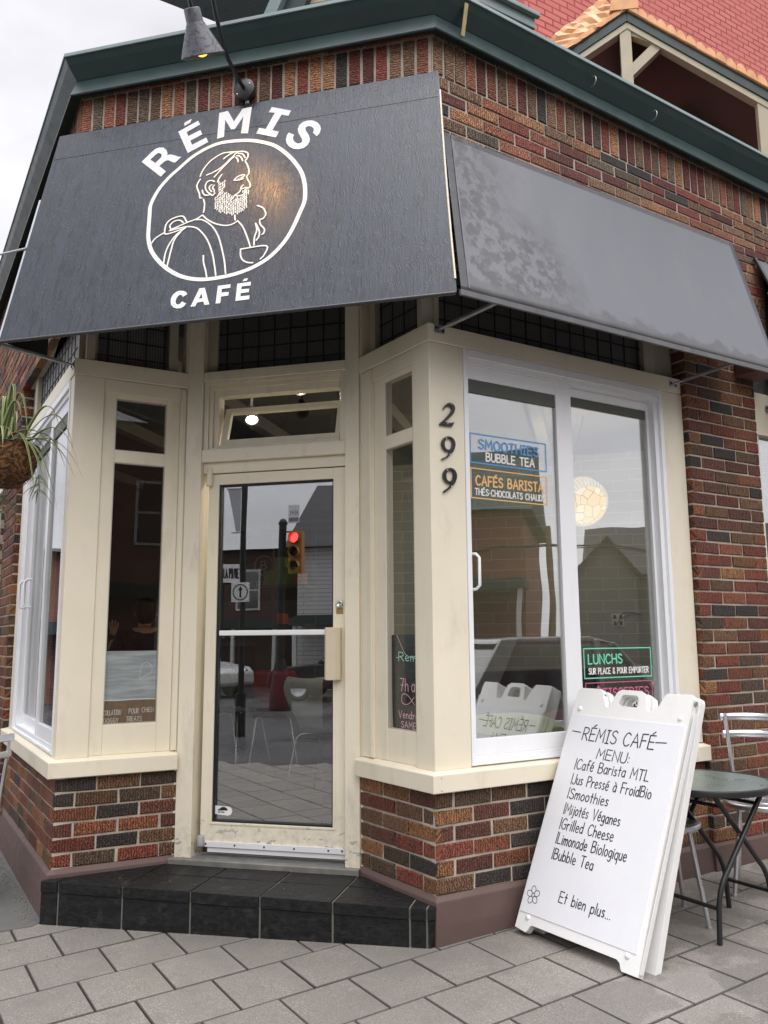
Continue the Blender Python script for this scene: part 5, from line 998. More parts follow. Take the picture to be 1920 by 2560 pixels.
ab_ = lfm.math('ABSOLUTE', sx_.outputs[0]); cA = lfm.mix(lfm.rng(ab_, .45, .6, 0, 1), (.085, .14, .035), (.36, .40, .19)); ac = lfm.n('ShaderNodeVertexColor', layer_name='bc'); s3 = lfm.n('ShaderNodeSeparateColor'); lfm.l(ac.outputs[0], s3.inputs[0])
cA = lfm.mix(lfm.rng(s3.outputs[0], .75, .95, 0, .8), cA, (.33, .26, .11)); lfm.bsdf(cA, .42, 0, None, .5)
def leaf_blade(k, p, pts, w0):
    n = len(pts); vs = []; uvs = []; fs = []
    for i, q in enumerate(pts):
        t = i/(n-1); d = (pts[min(i+1, n-1)]-pts[max(i-1, 0)]).normalized(); sd = d.cross(Vector((0, 0, 1))); sd = sd.normalized() if sd.length > .05 else Vector((1, 0, 0)); nr = sd.cross(d)
        ww = w0*(math.sin(math.pi*min(1, t*.75+.25))**.7)*(1-t*.55 if t < .9 else .25)
        for u_ in (-1, 0, 1): vs.append(q+sd*ww*u_+nr*(ww*.45*abs(u_))); uvs.append((u_, t))
        for u_ in (1, 0, -1): vs.append(q+sd*ww*u_+nr*(ww*.45*abs(u_)-.0012)); uvs.append((u_, t))
    for i in range(n-1):
        for j in range(6): fs.append((i*6+j, i*6+(j+1) % 6, (i+1)*6+(j+1) % 6, (i+1)*6+j))
    c_ = (random.random(), 0, 0); k.add(vs, fs, c_, uvs, True)
k = MB()
for i in range(46):
    t = random.uniform(0, 2*math.pi); ln = random.uniform(.16, .42); hgt = random.uniform(.05, .24); d = Vector((math.cos(t), math.sin(t), 0)); p = bc+Vector((random.uniform(-.07, .07), random.uniform(-.07, .07), .0))
    pts = []
    for j in range(13):
        q = j/12; pts.append(p+d*ln*(q**.85)+Vector((0, 0, hgt*math.sin(q*2.2)*1.15-ln*.55*q**3)))
    leaf_blade(k, p, pts, random.uniform(.009, .015))
# the long arching blades seen against the window
for tgt, hg in (((.10, -.05), .33), ((.17, -.04), .28), ((.30, -.03), .05), ((.24, -.05), .09), ((.33, .0), .04), ((.06, -.1), .26)):
    pts = []
    for j in range(15):
        q = j/14; pts.append(bc+Vector((.03+tgt[0]*q, tgt[1]*q-.02, hg*math.sin(q*2.6)-(.36 if hg < .2 else .12)*q**3)))
    leaf_blade(k, bc, pts, .014)
obj('foliage', k, lfm.m, hb, fixn=False)
k = MB()
for i in range(4):
    k.mark(); t = random.uniform(0, 6.28); p0 = bc+Vector((.16*math.cos(t), .16*math.sin(t), .0)); dr = random.uniform(.18, .34)
    ps = [p0+Vector((.05*math.cos(t)*q, .05*math.sin(t)*q, .03*math.sin(q*3)-dr*q)) for q in [j/8 for j in range(9)]]; k.tube(ps, .0012, 4, False, (.9, 0, 0))
    for j in range(16):
        a = random.uniform(0, 6.28); ln = random.uniform(.05, .12); q0 = ps[-1]+Vector((0, 0, random.uniform(-.02, .08)))
        leaf_blade(k, q0, [q0+Vector((math.cos(a)*ln*s__, math.sin(a)*ln*s__, -ln*.9*s__*s__)) for s__ in [x/6 for x in range(7)]], .005)
pieces('plantlet', k, lfm.m, hb, fixn=False)
# ================================================================== ground
gz = lambda x, y: .02*x+.02*y
k = MB(); k.add([(-160, -160, -.205), (160, -160, -.205), (160, 160, -.205), (-160, 160, -.205)], [(0, 1, 2, 3)])
t_ = NT('wet_asphalt'); v_ = t_.coord(); n_ = t_.noise(v_, 90, 4, .7); n2_ = t_.noise(v_, .5, 4); t_.bsdf(t_.mix(n_, (.03, .03, .032), (.075, .075, .075)), t_.rng(n2_, .35, .65, .25, .6), 0, t_.bump(n_, .4, .004), .5)
tag(obj('road', k, t_.m), kind='structure')
k = MB(); X0, X1, Y0, Y1 = -4.2, 5.2, -5.2, 4.2
def slab(mb, poly, dz, th=.2):
    n = len(poly); vs = [(x, y, gz(x, y)+dz) for x, y in poly]+[(x, y, gz(x, y)+dz-th) for x, y in poly]
    mb.add(vs, [tuple(range(n)), tuple(n+i for i in reversed(range(n)))]+[(i, n+i, n+(i+1) % n, (i+1) % n) for i in range(n)])
slab(k, [(X0, Y0), (X1, Y0), (X1, Y1), (X0, Y1)], -.010); tag(obj('gravel_base', k, M_['sand']), kind='structure')
k = MB(); th_ = R(47.2); tv = (math.cos(th_), math.sin(th_)); nv = (math.cos(th_-R(91.5)), math.sin(th_-R(91.5)))
random.seed(21)
PT, PN = .306, .3225
for r in range(-22, 22):
    for q in range(-30, 30):
        t0 = -.405+.148*r+q*PT; n0 = .123+r*PN; g = .0029
        cs = []
        for (a, b) in ((t0+g, n0+g), (t0+PT-g, n0+g), (t0+PT-g, n0+PN-g), (t0+g, n0+PN-g)): cs.append((tv[0]*a+nv[0]*b, tv[1]*a+nv[1]*b))
        mxx = sum(c[0] for c in cs)/4; myy = sum(c[1] for c in cs)/4
        if not (X0+.2 < mxx < X1-.2 and Y0+.2 < myy < Y1-.2): continue
        if (abs(mxx) < A-.1 and myy > .15) or (mxx >= A-.1 and myy > mxx-A+.32) or (mxx < -1.06 and myy > -.19+ (mxx+1.1)*-.12): continue
        h = random.uniform(-.0012, .0012); tx, ty = random.uniform(-.003, .003), random.uniform(-.003, .003); c_ = (random.random(), random.random(), 0); ch_ = .0035
        P_ = []
        for zz, ins in ((-.03, 0), (-.0035, 0), (0, ch_)):
            for (x, y) in cs:
                ix, iy = x+(mxx-x)*ins/.15, y+(myy-y)*ins/.15; P_.append((ix, iy, gz(ix, iy)+h+zz+tx*(ix-mxx)+ty*(iy-myy)))
        U_ = [(p[0], p[1]) for p in P_]; k.add(P_, [(8, 9, 10, 11)], c_, U_); fs = []
        for i in range(4): j = (i+1) % 4; fs += [(4+i, 4+j, 8+j, 8+i), (i, j, 4+j, 4+i)]
        k.add(P_, fs, (c_[0], c_[1], .7), U_)
tag(obj('pavement', k, M_['paver'], fixn=False), kind='structure')
k = MB(); slab(k, [(-4.2, -.10), (-1.12, -.175), (-1.005, -.085), (-.985, .03), (-2.6, 1.64), (-4.2, 3.3)], .004, .1)
t_ = NT('old_concrete'); v_ = t_.coord(); n_ = t_.noise(v_, 120, 4, .7); n2_ = t_.noise(v_, 4, 5, .6); t_.bsdf(t_.mix(n2_, (.085, .085, .082), (.15, .147, .14)), .75, 0, t_.bump(n_, .6, .004), .35)
tag(obj('side_pavement', k, t_.m), kind='structure')
k = MB(); random.seed(2)
for _ in range(260):
    s_ = random.uniform(0, 2.2); p = FR_L(s_, .045+abs(random.gauss(0, .03)), 0); r_ = random.uniform(.002, .006); k.sphere((p.x, p.y, gz(p.x, p.y)+.006), r_, 3, 1, 1, .7)
for _ in range(30):
    s_ = random.uniform(0, 2.2); p = FR_R(s_, .05+abs(random.gauss(0, .02)), 0); k.sphere((p.x, p.y, gz(p.x, p.y)+.003), random.uniform(.002, .004), 3)
for _ in range(70):
    x, y = random.uniform(-1.4, 2.2), random.uniform(-1.1, -.1)
    if y > -.08 or (x > .95 and y > x-A-.06): continue
    k.sphere((x, y, gz(x, y)+.001), random.uniform(.0012, .0035), 3, random.uniform(.7, 1.6), 1, .5)
for _ in range(16): k.sphere((random.uniform(-.7, .8), random.uniform(-.03, .25), .184), random.uniform(.0012, .003), 3, 1.2, 1, .6)
tag(obj('gravel_debris', k, M_['grout']), kind='stuff', label='grit and small stones scattered by the wall and step')
k = MB(); random.seed(9)
for _ in range(34):
    a = random.uniform(0, 6.28); b0 = Vector((.955+random.gauss(0, .01), -.895+random.gauss(0, .008), gz(.955, -.895))); leaf_blade(k, b0, [b0+Vector((math.cos(a)*.016*q, math.sin(a)*.016*q, .016*q-.008*q*q)) for q in [j/4 for j in range(5)]], .0022)
tag(obj('weed_tuft', k, paint('weed_green', (.06, .11, .02), .6)), 'tiny green weed growing in a joint between the pavers', 'weed')
# ================================================================== inside the cafe
k = MB(); HP = Fr((0, 0, 0), (1, 0, 0), (0, 0, 1), (0, 1, 0))
room = [(-D, P+.13), (D, P+.13), (A, .12), (A+4.4, 4.45), (-A-4.4, 4.45), (-A, .12)]
k.prism(HP, room, .15, .25); part('interior_floor', k, M_['int_floor'], bevel=0)
k = MB(); k.prism(HP, room, 3.12, 3.19); part('ceiling', k, M_['int_ceil'], bevel=0)
k = MB()
for x0 in (-3.2, -2.0, -.9, .2, 1.3, 2.4): k.mark().box(WORLD, x0, x0+.09, max(.7, abs(x0)+.09-A+.35), 4.39, 3.02, 3.118)
pieces('ceiling_beam', k, paint('beam_grey', (.19, .19, .2), .6), bpy.data.objects['ceiling'])
def block_mat():
    t = NT('grey_block_wall'); uv = t.n('ShaderNodeUVMap', uv_map='UVMap').outputs[0]
    b = t.n('ShaderNodeTexBrick'); b.inputs['Scale'].default_value = 1; b.inputs['Brick Width'].default_value = .30; b.inputs['Row Height'].default_value = .105; b.inputs['Mortar Size'].default_value = .004
    b.inputs['Color1'].default_value = (.36, .385, .37, 1); b.inputs['Color2'].default_value = (.41, .435, .42, 1); b.inputs['Mortar'].default_value = (.58, .60, .585, 1); t.l(uv, b.inputs['Vector'])
    t.bsdf(b.outputs['Color'], .6, 0, t.bump(b.outputs['Fac'], -.5, .004), .4); return t.m
k = MB(); k.box(WORLD, -.6, 5.6, 4.40, 4.5, .25, 3.12); part('block_wall', k, block_mat(), bevel=0)
k = MB(); k.box(WORLD, -5.6, -.601, 4.42, 4.5, .25, 3.12); part('interior_wall', k, M_['int_wall'], bevel=0)
k = MB(); k.box(WORLD, 1.87, 1.985, 4.388, 4.399, 1.44, 1.565); ol = part('outlet', k, M_['plastic'], bevel=.003)
k = MB()
for dx in (-.027, .027):
    for dz in (-.03, .03): k.box(WORLD, 1.927+dx-.013, 1.927+dx+.013, 4.384, 4.3885, 1.5025+dz-.018, 1.5025+dz+.018)
k.tube([(1.905, 4.38, 1.475), (1.92, 4.34, 1.46), (1.96, 4.33, 1.56), (2.04, 4.36, 1.575), (2.14, 4.37, 1.55)], .005, 6); obj('plug', k, M_['dark'], ol)
bq = thing('banquette', 'dark maroon banquette seen inside through the sliding window', 'bench', FR_R(1.2, -.9, .25))
mar = paint('maroon_cloth', (.055, .012, .016), .8)
k = MB(); k.box(FR_R, .1, 2.3, -1.35, -1.22, .25, 1.12); obj('backrest', k, mar, bq, .03)
k = MB(); k.box(FR_R, .1, 2.3, -1.215, -.75, .25, .70); obj('seat', k, mar, bq, .03)
k = MB(); k.box(FR_R, .1, 2.3, -.55, -.125, .25, .80)
sill_ = part('inner_sill', k, M_['int_dark'], bevel=.01)
def cushion(name, label, c, rz, m, sx=.26, sy=.2):
    k = MB(); n = 12; vs = []
    for side in (1, -1):
        for i in range(n+1):
            for j in range(n+1):
                u_, v_ = i/n*2-1, j/n*2-1; h = .075*((1-u_**4)*(1-v_**4))**.6; px_ = u_*sx*(1-.08*(1-abs(v_))**1); py_ = v_*sy*(1-.08*(1-abs(u_)))
                vs.append(Vector((px_*math.cos(rz)-py_*math.sin(rz), px_*math.sin(rz)+py_*math.cos(rz), side*h))+Vector(c))
    N2 = (n+1)**2; fs = []
    for sd_ in (0, 1):
        for i in range(n):
            for j in range(n): fs.append(tuple(sd_*N2+q for q in (i*(n+1)+j, (i+1)*(n+1)+j, (i+1)*(n+1)+j+1, i*(n+1)+j+1)))
    k.add(vs, fs, None, None, True); o = obj(name, k, m); tag(o, label, 'cushion')
q_ = FR_R(.66, -.29, .875); cushion('cushion', 'lime green cushion lying inside the sliding window', q_, R(45), paint('lime_cloth', (.34, .38, .09), .85, .12, 20, bump=.5, bscale=200))
q_ = FR_R(1.25, -.30, .875); cushion('cushion', 'dark red cushion inside the window behind the sandwich board', q_, R(40), paint('dark_red_cloth', (.16, .03, .035), .85, .12, 20, bump=.5, bscale=200))
# stained glass pendant
pn = thing('pendant_lamp', 'glowing stained glass pendant lamp behind the right sliding pane', 'lamp', (1.66, 2.6, 2.33))
axp = Vector((.35, -.80, -.42)).normalized(); pc = Vector((1.695, 2.6, 2.335))
def stain(name, col1, col2, st, scale):
    t = NT(name); vo = t.n('ShaderNodeTexVoronoi', feature='DISTANCE_TO_EDGE'); vo.inputs['Scale'].default_value = scale; t.l(t.coord(), vo.inputs['Vector']); vc = t.n('ShaderNodeTexVoronoi'); vc.inputs['Scale'].default_value = scale; t.l(t.coord(), vc.inputs['Vector'])
    ss = t.n('ShaderNodeSeparateColor'); t.l(vc.outputs['Color'], ss.inputs[0]); c = t.mix(ss.outputs[0], col1, col2); c = t.mix(t.rng(vo.outputs['Distance'], .012, .03, 1, 0), c, (.06, .05, .04))
    e = t.n('ShaderNodeEmission'); e.inputs[1].default_value = st; t.l(c, e.inputs[0]); t.l(e.outputs[0], t.out.inputs[0]); return t.m
k = MB(); k.lathe(pc, axp, [(0, .012), (.09, .01), (.148, 0), (.148, -.01), (0, -.01)], 40); obj('stained_panel', k, stain('stained_glass', (1, .55, .10), (1, .80, .42), 1.15, 13), pn)
k = MB(); k.lathe(pc, axp, [(.149, .0), (.185, -.045), (.19, -.14), (.155, -.165), (.146, -.16), (.182, -.135), (.177, -.05), (.146, -.01)], 40); obj('shade_ring', k, emis('lamp_ring', (1, .82, .50), .75), pn)
k = MB()
for i in range(40):
    t = i*math.pi/20; x = axp.orthogonal().normalized(); y = axp.cross(x); d = x*math.cos(t)+y*math.sin(t); k.tube([pc+d*.151, pc+d*.187-axp*.045, pc+d*.192-axp*.14], .0018, 4)
k.tube([pc-axp*.19, pc-axp*.3+Vector((0, 0, .2)), pc+Vector((0, .3, .78))], .004, 6); obj('lead_came', k, M_['came'], pn)
# track spots
wh = emis('spot_lens', (1, .95, .85), 25)
for i, (p, lab) in enumerate((((-.114, 1.2, 2.968), 'lit white ceiling spotlight at the top of the transom above the door'), ((-.455, 1.2, 2.79), 'lit white ceiling spotlight low in the transom above the door'), ((-.24, 1.6, 2.93), 'unlit dark ceiling spotlight in the middle of the transom'))):
    tsp = thing('spotlight', lab, 'spotlight', p, 'track spotlights on the cafe ceiling'); ax = Vector((.25, -.45, -.85)).normalized(); p = Vector(p)
    k = MB(); k.lathe(p, ax, [(0, -.13), (.02, -.13), (.028, -.09), (.045, -.02), (.047, 0), (.042, 0), (.03, -.02), (0, -.02)], 18); k.tube([p-ax*.1, (p.x, p.y, 3.11)], .009, 6); obj('lamp_housing', k, M_['plastic'] if i < 2 else M_['dark'], tsp)
    k = MB(); k.lathe(p, ax, [(0, -.008), (.041, -.008), (.041, -.016), (0, -.016)], 18); obj('lens', k, wh if i < 2 else M_['dark'], tsp)
    if i < 2:
        ll = bpy.data.lights.new('spot_light', 'SPOT'); ll.energy = 45; ll.color = (1, .93, .82); ll.spot_size = R(100); ll.spot_blend = .8; ll.shadow_soft_size = .04
        lo = bpy.data.objects.new('spot_light', ll); col.objects.link(lo); lo.parent = tsp; lo.location = ax*.02; lo.rotation_euler = ax.to_track_quat('-Z', 'Y').to_euler()
ll = bpy.data.lights.new('block_wall_fill', 'POINT'); ll.energy = 30; ll.color = (1, .80, .50); ll.shadow_soft_size = .014  # unseen lamp added behind the pendant to brighten the block wall
lo = bpy.data.objects.new('block_wall_fill', ll); col.objects.link(lo); lo.parent = pn; lo.location = (pc-axp*.26+Vector((.02, 0, .02)))-Vector(pn.location)
# shell chairs
def shell_chair(name, label, loc, rz, m):
    r_ = thing(name, label, 'chair', loc, 'shell chairs inside the cafe', rz)
    cl_ = [(-.20, .43), (-.10, .452), (.02, .447), (.11, .445), (.17, .475), (.20, .54), (.222, .64), (.245, .74), (.262, .82)]; wd = [.19, .215, .21, .165, .115, .135, .195, .215, .16]
    k = MB(); vs = []; n = 10
    for (y, z), w_ in zip(cl_, wd):
        for j in range(n+1): u_ = j/n*2-1; vs.append((w_*u_, y-.02*u_*u_, z+.018*u_*u_))
    k.add(vs, [(i*(n+1)+j, i*(n+1)+j+1, (i+1)*(n+1)+j+1, (i+1)*(n+1)+j) for i in range(8) for j in range(n)], None, None, True)
    o = obj('shell', k, m, r_, local=True, sub=1); s_ = o.modifiers.new('solid', 'SOLIDIFY'); s_.thickness = .010
    for sx_ in (-1, 1):
        for sy_ in (-1, 1):
            k = MB(); k.tube([(sx_*.05, sy_*.05, .435), (sx_*.13, sy_*.11, .425), (sx_*.15, sy_*.13, .40), (sx_*.21, sy_*.19, 0)], .008, 8); obj('leg', k, M_['chrome'], r_, local=True)
    return r_
shw = paint('white_shell', (.74, .73, .66), .35); shr = paint('red_shell', (.48, .03, .04), .35)
shell_chair('shell_chair', 'cream shell chair farthest left behind the door glass', (-1.72, 3.45, .252), R(200), shw)
shell_chair('shell_chair', 'cream shell chair left of the red chair behind the door glass', (-1.45, 3.35, .252), R(150), shw)
shell_chair('shell_chair', 'red shell chair inside behind the door glass', (-1.13, 3.35, .252), R(205), shr)
shell_chair('shell_chair', 'cream shell chair close behind the door handle', (-.20, 2.0, .252), R(165), shw)
# display shelf with green boxes, round sign
shf = thing('display_shelf', 'shelf stacked with green coffee boxes seen through the upper door glass', 'shelf', (-.9, 3.1, 1.8))
k = MB(); k.box(WORLD, -1.12, -.70, 2.95, 3.25, 1.79, 1.815); k.box(WORLD, -1.12, -.70, 2.95, 3.25, 1.45, 1.475); k.box(WORLD, -1.12, -1.10, 3.25, 3.28, .9, 2.3); k.box(WORLD, -.72, -.70, 3.25, 3.28, .9, 2.3); obj('shelf_board', k, M_['int_wall'], shf)
gb = paint('green_box', (.16, .26, .05), .5); ob = paint('orange_box', (.6, .16, .03), .5)
for i, (x, w_, h, m) in enumerate(((-1.08, .09, .12, gb), (-.985, .10, .24, gb), (-.88, .08, .15, gb), (-.795, .075, .10, ob), (-.965, .07, .09, ob))):
    k = MB(); z = 1.8155 if i < 4 else 1.4755
    k.box(WORLD, x, x+w_, 2.97, 3.10, z, z+h); bx_ = obj('coffee_box', k, m, None, .003); tag(bx_, ['short green coffee box at the left end of the shelf', 'tall green coffee box on the shelf', 'middle sized green coffee box on the shelf', 'small orange coffee box at the right end of the upper shelf', 'small orange coffee box on the lower shelf'][i], 'box', 'coffee boxes on the display shelf')
rs_ = thing('round_sign', 'dark wall sign with a circled B above the word BARISTA', 'sign', (-1.6, 4.40, 2.1))
k = MB(); k.box(WORLD, -2.1, -1.15, 4.385, 4.419, 1.75, 2.5); obj('sign_board', k, M_['int_dark'], rs_)
FW = Fr((0, 4.384, 0), (1, 0, 0), (0, -1, 0)); k = MB(); k.ribbon(FW, [(-1.66+.10*math.cos(t), 2.12+.10*math.sin(t)) for t in [i*math.pi/12 for i in range(24)]], .012, 0, .001, True); text(k, FW, 'B', -1.69, 2.075, .09, .06, .012, 0); text(k, FW, 'BARISTA', -1.88, 1.88, .07, .44, .011, 0); obj('lettering', k, paint('sign_tan', (.35, .28, .2), .5), rs_)
# chalkboard and poster behind the sidelights
FCB = Fr(FR_RS(.409, -.0435, 0), -FR_RS.ex, FR_RS.ey)
cb = thing('chalkboard', 'black chalkboard with opening hours behind the narrow side window', 'sign', FR_RS(.2, -.065, .9))
k = MB(); k.prism(FCB, [(.0, 1.362), (.262, 1.362), (.262, .91), (.022, .91)], -.008, 0); obj('board', k, flat('chalkboard_black', (.012, .012, .014), .7), cb)
k = MB(); text(k, FCB, 'Remis', .075, 1.235, .042, .20, .0042, .0004, .0004, .17, .02); k.ribbon(FCB, [(.055, 1.25), (.075, 1.252)], .003, .0004, .0008); obj('chalk_writing', k, flat('mint_chalk', (.45, .90, .70), .8), cb)
k = MB(); text(k, FCB, '7h', .085, 1.09, .06, .066, .0042, .0004); k.mark(); text(k, FCB, 'a 19h', .18, 1.09, .06, .16, .0042, .0004); k.ribbon(FCB, [(.20, 1.065), (.15, 1.03), (.10, 1.035), (.105, 1.075), (.15, 1.07), (.20, 1.03)], .0035, .0004, .0008); k.mark(); text(k, FCB, 'Vendredi', .07, .962, .034, .20, .0034, .0004, .0004, .2, .03); k.mark(); text(k, FCB, 'SAMEDI', .092, .916, .03, .17, .0032, .0004, .0004, .2, .03); pieces('chalk_writing', k, paint('pink_chalk', (.90, .50, .56), .8), cb)
k = MB(); k.ribbon(FCB, [(.06, 1.362), (.09, 1.32), (.13, 1.27), (.19, 1.25), (.25, 1.25)], .004, .0004, .001); obj('string', k, paint('string', (.5, .48, .42), .8), cb)
ps = thing('window_poster', 'poster of blue grey sheet over brown boards with chalk writing about dog treats', 'poster', FR_LS(.36, -.044, .9))
FP = Fr(FR_LS(0, -.043, 0), FR_LS.ex, FR_LS.ey)
k = MB(); k.box(FP, .2262, .5015, -.003, 0, 1.028, 1.288)
t_ = NT('blue_grey_sheet'); v_ = t_.coord('Object', (1, 1, 9)); n_ = t_.noise(v_, 5, 3); t_.bsdf(t_.mix(t_.rng(n_, .4, .65, 0, 1), (.30, .335, .34), (.46, .49, .49)), .5); obj('backdrop', k, t_.m, ps)
k = MB(); k.box(FP, .2262, .5015, -.003, .0008, .9085, 1.0275)
t_ = NT('brown_boards'); v_ = t_.coord('Object', (12, 12, 1.5)); n_ = t_.noise(v_, 9, 5, .6); t_.bsdf(t_.mix(n_, (.12, .07, .038), (.26, .165, .095)), .6); bp = obj('boards', k, t_.m, ps)
k = MB(); k.ribbon(FP, [(.228, 1.031), (.30, 1.029), (.40, 1.032), (.50, 1.030)], .004, .0002, .0012); obj('edge_line', k, M_['white'], ps)
k = MB(); random.seed(31); text(k, FP, 'COLLATION', .232, .955, .025, .088, .0022, .0009, .0004, .2, .04); text(k, FP, 'POUR', .362, .958, .026, .050, .0022, .0009, .0004, .2, .04); text(k, FP, 'CHiEN', .430, .961, .025, .062, .0022, .0009, .0004, .2, .04); k.mark(); text(k, FP, 'DOGGY', .234, .914, .023, .074, .0022, .0009, .0004, .2, .04); text(k, FP, 'TREATS', .350, .916, .026, .078, .0022, .0009, .0004, .2, .04)
k.mark(); k.ribbon(FP, [(.412, 1.165), (.42, 1.21), (.45, 1.225), (.475, 1.20), (.47, 1.165), (.435, 1.155), (.416, 1.135)], .0018, .0003, .0007, True); pieces('chalk_writing', k, paint('grey_chalk', (.75, .72, .66), .8), ps)
# the man inside, seen from behind
pm_ = thing('person', 'man in a dark jacket seen from behind inside, one hand raised', 'person', (-1.86, 2.36, .25))
def skin_fig(name, nodes, edges, m, parent, sub=2, root=0):
    me = bpy.data.meshes.new(name); me.from_pydata([n[:3] for n in nodes], edges, []); o = bpy.data.objects.new(name, me); col.objects.link(o); o.parent = parent
    s_ = o.modifiers.new('skin', 'SKIN'); s_.use_smooth_shade = True
    for i, n in enumerate(nodes):
        d = me.skin_vertices[0].data[i]; d.radius = (n[3], n[4] if len(n) > 4 else n[3]); d.use_root = (i == root)
    u_ = o.modifiers.new('sub', 'SUBSURF'); u_.levels = sub; u_.render_levels = sub; me.materials.append(m); return o
PR = Matrix.Rotation(R(30), 3, 'Z')
def pr(L_): return [tuple(PR @ Vector(n[:3]))+tuple(n[3:]) for n in L_]
skn = paint('skin', (.42, .23, .16), .5, .05)
# local: faces +y, x right; seated on a stool at .66
body = pr([(0, 0, .70, .15, .12), (0, 0, .85, .145, .11), (0, .01, 1.02, .165, .115), (0, .01, 1.13, .13, .09), (0, .02, 1.19, .055, .055), (0, .035, 1.24, .055, .06), (0, .045, 1.31, .078, .092), (0, .04, 1.385, .07, .085),
           (.17, .01, 1.12, .06), (.22, .02, .90, .048), (.18, .25, .84, .036), (.17, .33, .85, .026), (-.17, .01, 1.12, .06), (-.25, .02, .90, .048), (-.26, .20, 1.03, .036), (-.255, .24, 1.10, .026),
           (.09, .05, .68, .085), (.11, .42, .66, .06), (.11, .44, .24, .045), (.11, .52, .19, .035), (-.09, .05, .68, .085), (-.11, .42, .66, .06), (-.11, .44, .24, .045), (-.11, .52, .19, .035)])
skin_fig('body', body, [(0, 1), (1, 2), (2, 3), (3, 4), (4, 5), (5, 6), (6, 7), (3, 8), (8, 9), (9, 10), (10, 11), (3, 12), (12, 13), (13, 14), (14, 15), (0, 16), (16, 17), (17, 18), (18, 19), (0, 20), (20, 21), (21, 22), (22, 23)], skn, pm_)
jk = pr([(0, 0, .70, .17, .14), (0, 0, .85, .165, .13), (0, .01, 1.02, .185, .135), (0, .01, 1.13, .17, .125), (0, .02, 1.20, .088, .082), (.17, .01, 1.115, .082), (.22, .02, .90, .062), (.18, .25, .84, .048), (-.17, .01, 1.115, .082), (-.25, .02, .90, .062), (-.26, .18, 1.01, .048)])
skin_fig('jacket', jk, [(0, 1), (1, 2), (2, 3), (3, 4), (3, 5), (5, 6), (6, 7), (3, 8), (8, 9), (9, 10)], paint('dark_jacket', (.008, .009, .014), .9), pm_)
tr_ = pr([(0, 0, .68, .16, .13), (.09, .06, .67, .10), (.11, .42, .66, .075), (.11, .44, .28, .06), (-.09, .06, .67, .10), (-.11, .42, .66, .075), (-.11, .44, .28, .06)])
skin_fig('trousers', tr_, [(0, 1), (1, 2), (2, 3), (0, 4), (4, 5), (5, 6)], paint('dark_trousers', (.02, .02, .025), .8), pm_)
hr = pr([(0, .004, 1.215, .05, .045), (0, .008, 1.27, .078, .07), (0, .014, 1.33, .098, .094), (0, .020, 1.40, .096, .098), (0, .03, 1.435, .055, .065)])
skin_fig('hair', hr, [(0, 1), (1, 2), (2, 3), (3, 4)], paint('dark_hair', (.018, .010, .008), .55, .2, 60), pm_)
for sx_ in (-1, 1):
    k = MB(); e0 = PR @ Vector((.084*sx_, .045, 1.31)); k.sphere(e0, .018, 6, .5, .8, 1.25); obj('ear', k, skn, pm_, local=True)
hnd = [(-.255, .25, 1.12, .030, .016), (-.255, .265, 1.175, .033, .014)]; he = [(0, 1)]
for j, (dx, ln) in enumerate(((-.028, .055), (-.010, .068), (.010, .064), (.028, .048))):
    b0 = len(hnd); hnd += [(-.255+dx, .272, 1.20, .0085), (-.255+dx*1.15, .284, 1.20+ln*.55, .0078), (-.255+dx*1.2, .302, 1.20+ln, .0065)]; he += [(1, b0), (b0, b0+1), (b0+1, b0+2)]
b0 = len(hnd); hnd += [(-.215, .265, 1.14, .0105), (-.195, .285, 1.17, .009)]; he += [(0, b0), (b0, b0+1)]
skin_fig('hand', pr(hnd), he, skn, pm_)
k = MB(); k.lathe((0, 0, .565), (0, 0, 1), [(0, .03), (.17, .03), (.18, .015), (.17, 0), (0, 0)], 28)
for j in range(4): t = R(45+90*j); k.tube([(math.cos(t)*.12, math.sin(t)*.12, .565), (math.cos(t)*.2, math.sin(t)*.2, 0)], .013, 8)
bs_ = obj('bar_stool', k, M_['dark']); bs_.location = (-1.86, 2.36, .252); tag(bs_, 'dark bar stool under the seated man inside', 'stool')
cnt = thing('counter', 'pale counter with cups along the wall behind the seated man', 'counter', (-2.5, 4.1, .25))
k = MB(); k.box(WORLD, -4.4, -1.75, 3.85, 4.38, .25, 1.28); obj('cabinet', k, M_['int_dark'], cnt); k = MB(); k.box(WORLD, -4.45, -1.7, 3.80, 4.40, 1.281, 1.33); obj('worktop', k, M_['int_wall'], cnt)
k = MB()
for i in range(14): k.lathe((-2.7+i*.065, 3.98+(i % 3)*.06, 1.331), (0, 0, 1), [(0, 0), (.02, 0), (.028, .06), (.025, .06), (.018, .006), (0, .006)], 12)
pieces('cup', k, M_['chrome'], cnt)

# ================================================================== what stands across the street (seen in the glass)
def tex_brick(name, c1, c2, mo_, bw_=.21, rh=.073, ms=.008, rough=.8, bumpd=.006):
    t = NT(name); uv = t.n('ShaderNodeUVMap', uv_map='UVMap').outputs[0]; b = t.n('ShaderNodeTexBrick')
    for n_, v_ in (('Scale', 1), ('Brick Width', bw_), ('Row Height', rh), ('Mortar Size', ms)): b.inputs[n_].default_value = v_
    b.inputs['Color1'].default_value = (*c1, 1); b.inputs['Color2'].default_value = (*c2, 1); b.inputs['Mortar'].default_value = (*mo_, 1); t.l(uv, b.inputs['Vector'])
    n1 = t.noise(uv, 2.3, 5); c = t.mix(t.rng(n1, .3, .7, .0, .35), b.outputs['Color'], c1); n2 = t.noise(uv, 18, 4, .7); c = t.mix(t.rng(n2, .55, .8, 0, .35), c, tuple(x*.45 for x in c1))
    t.bsdf(c, rough, 0, t.bump(n2, .3, .004, t.bump(b.outputs['Fac'], -.8, bumpd)), .3); return t.m
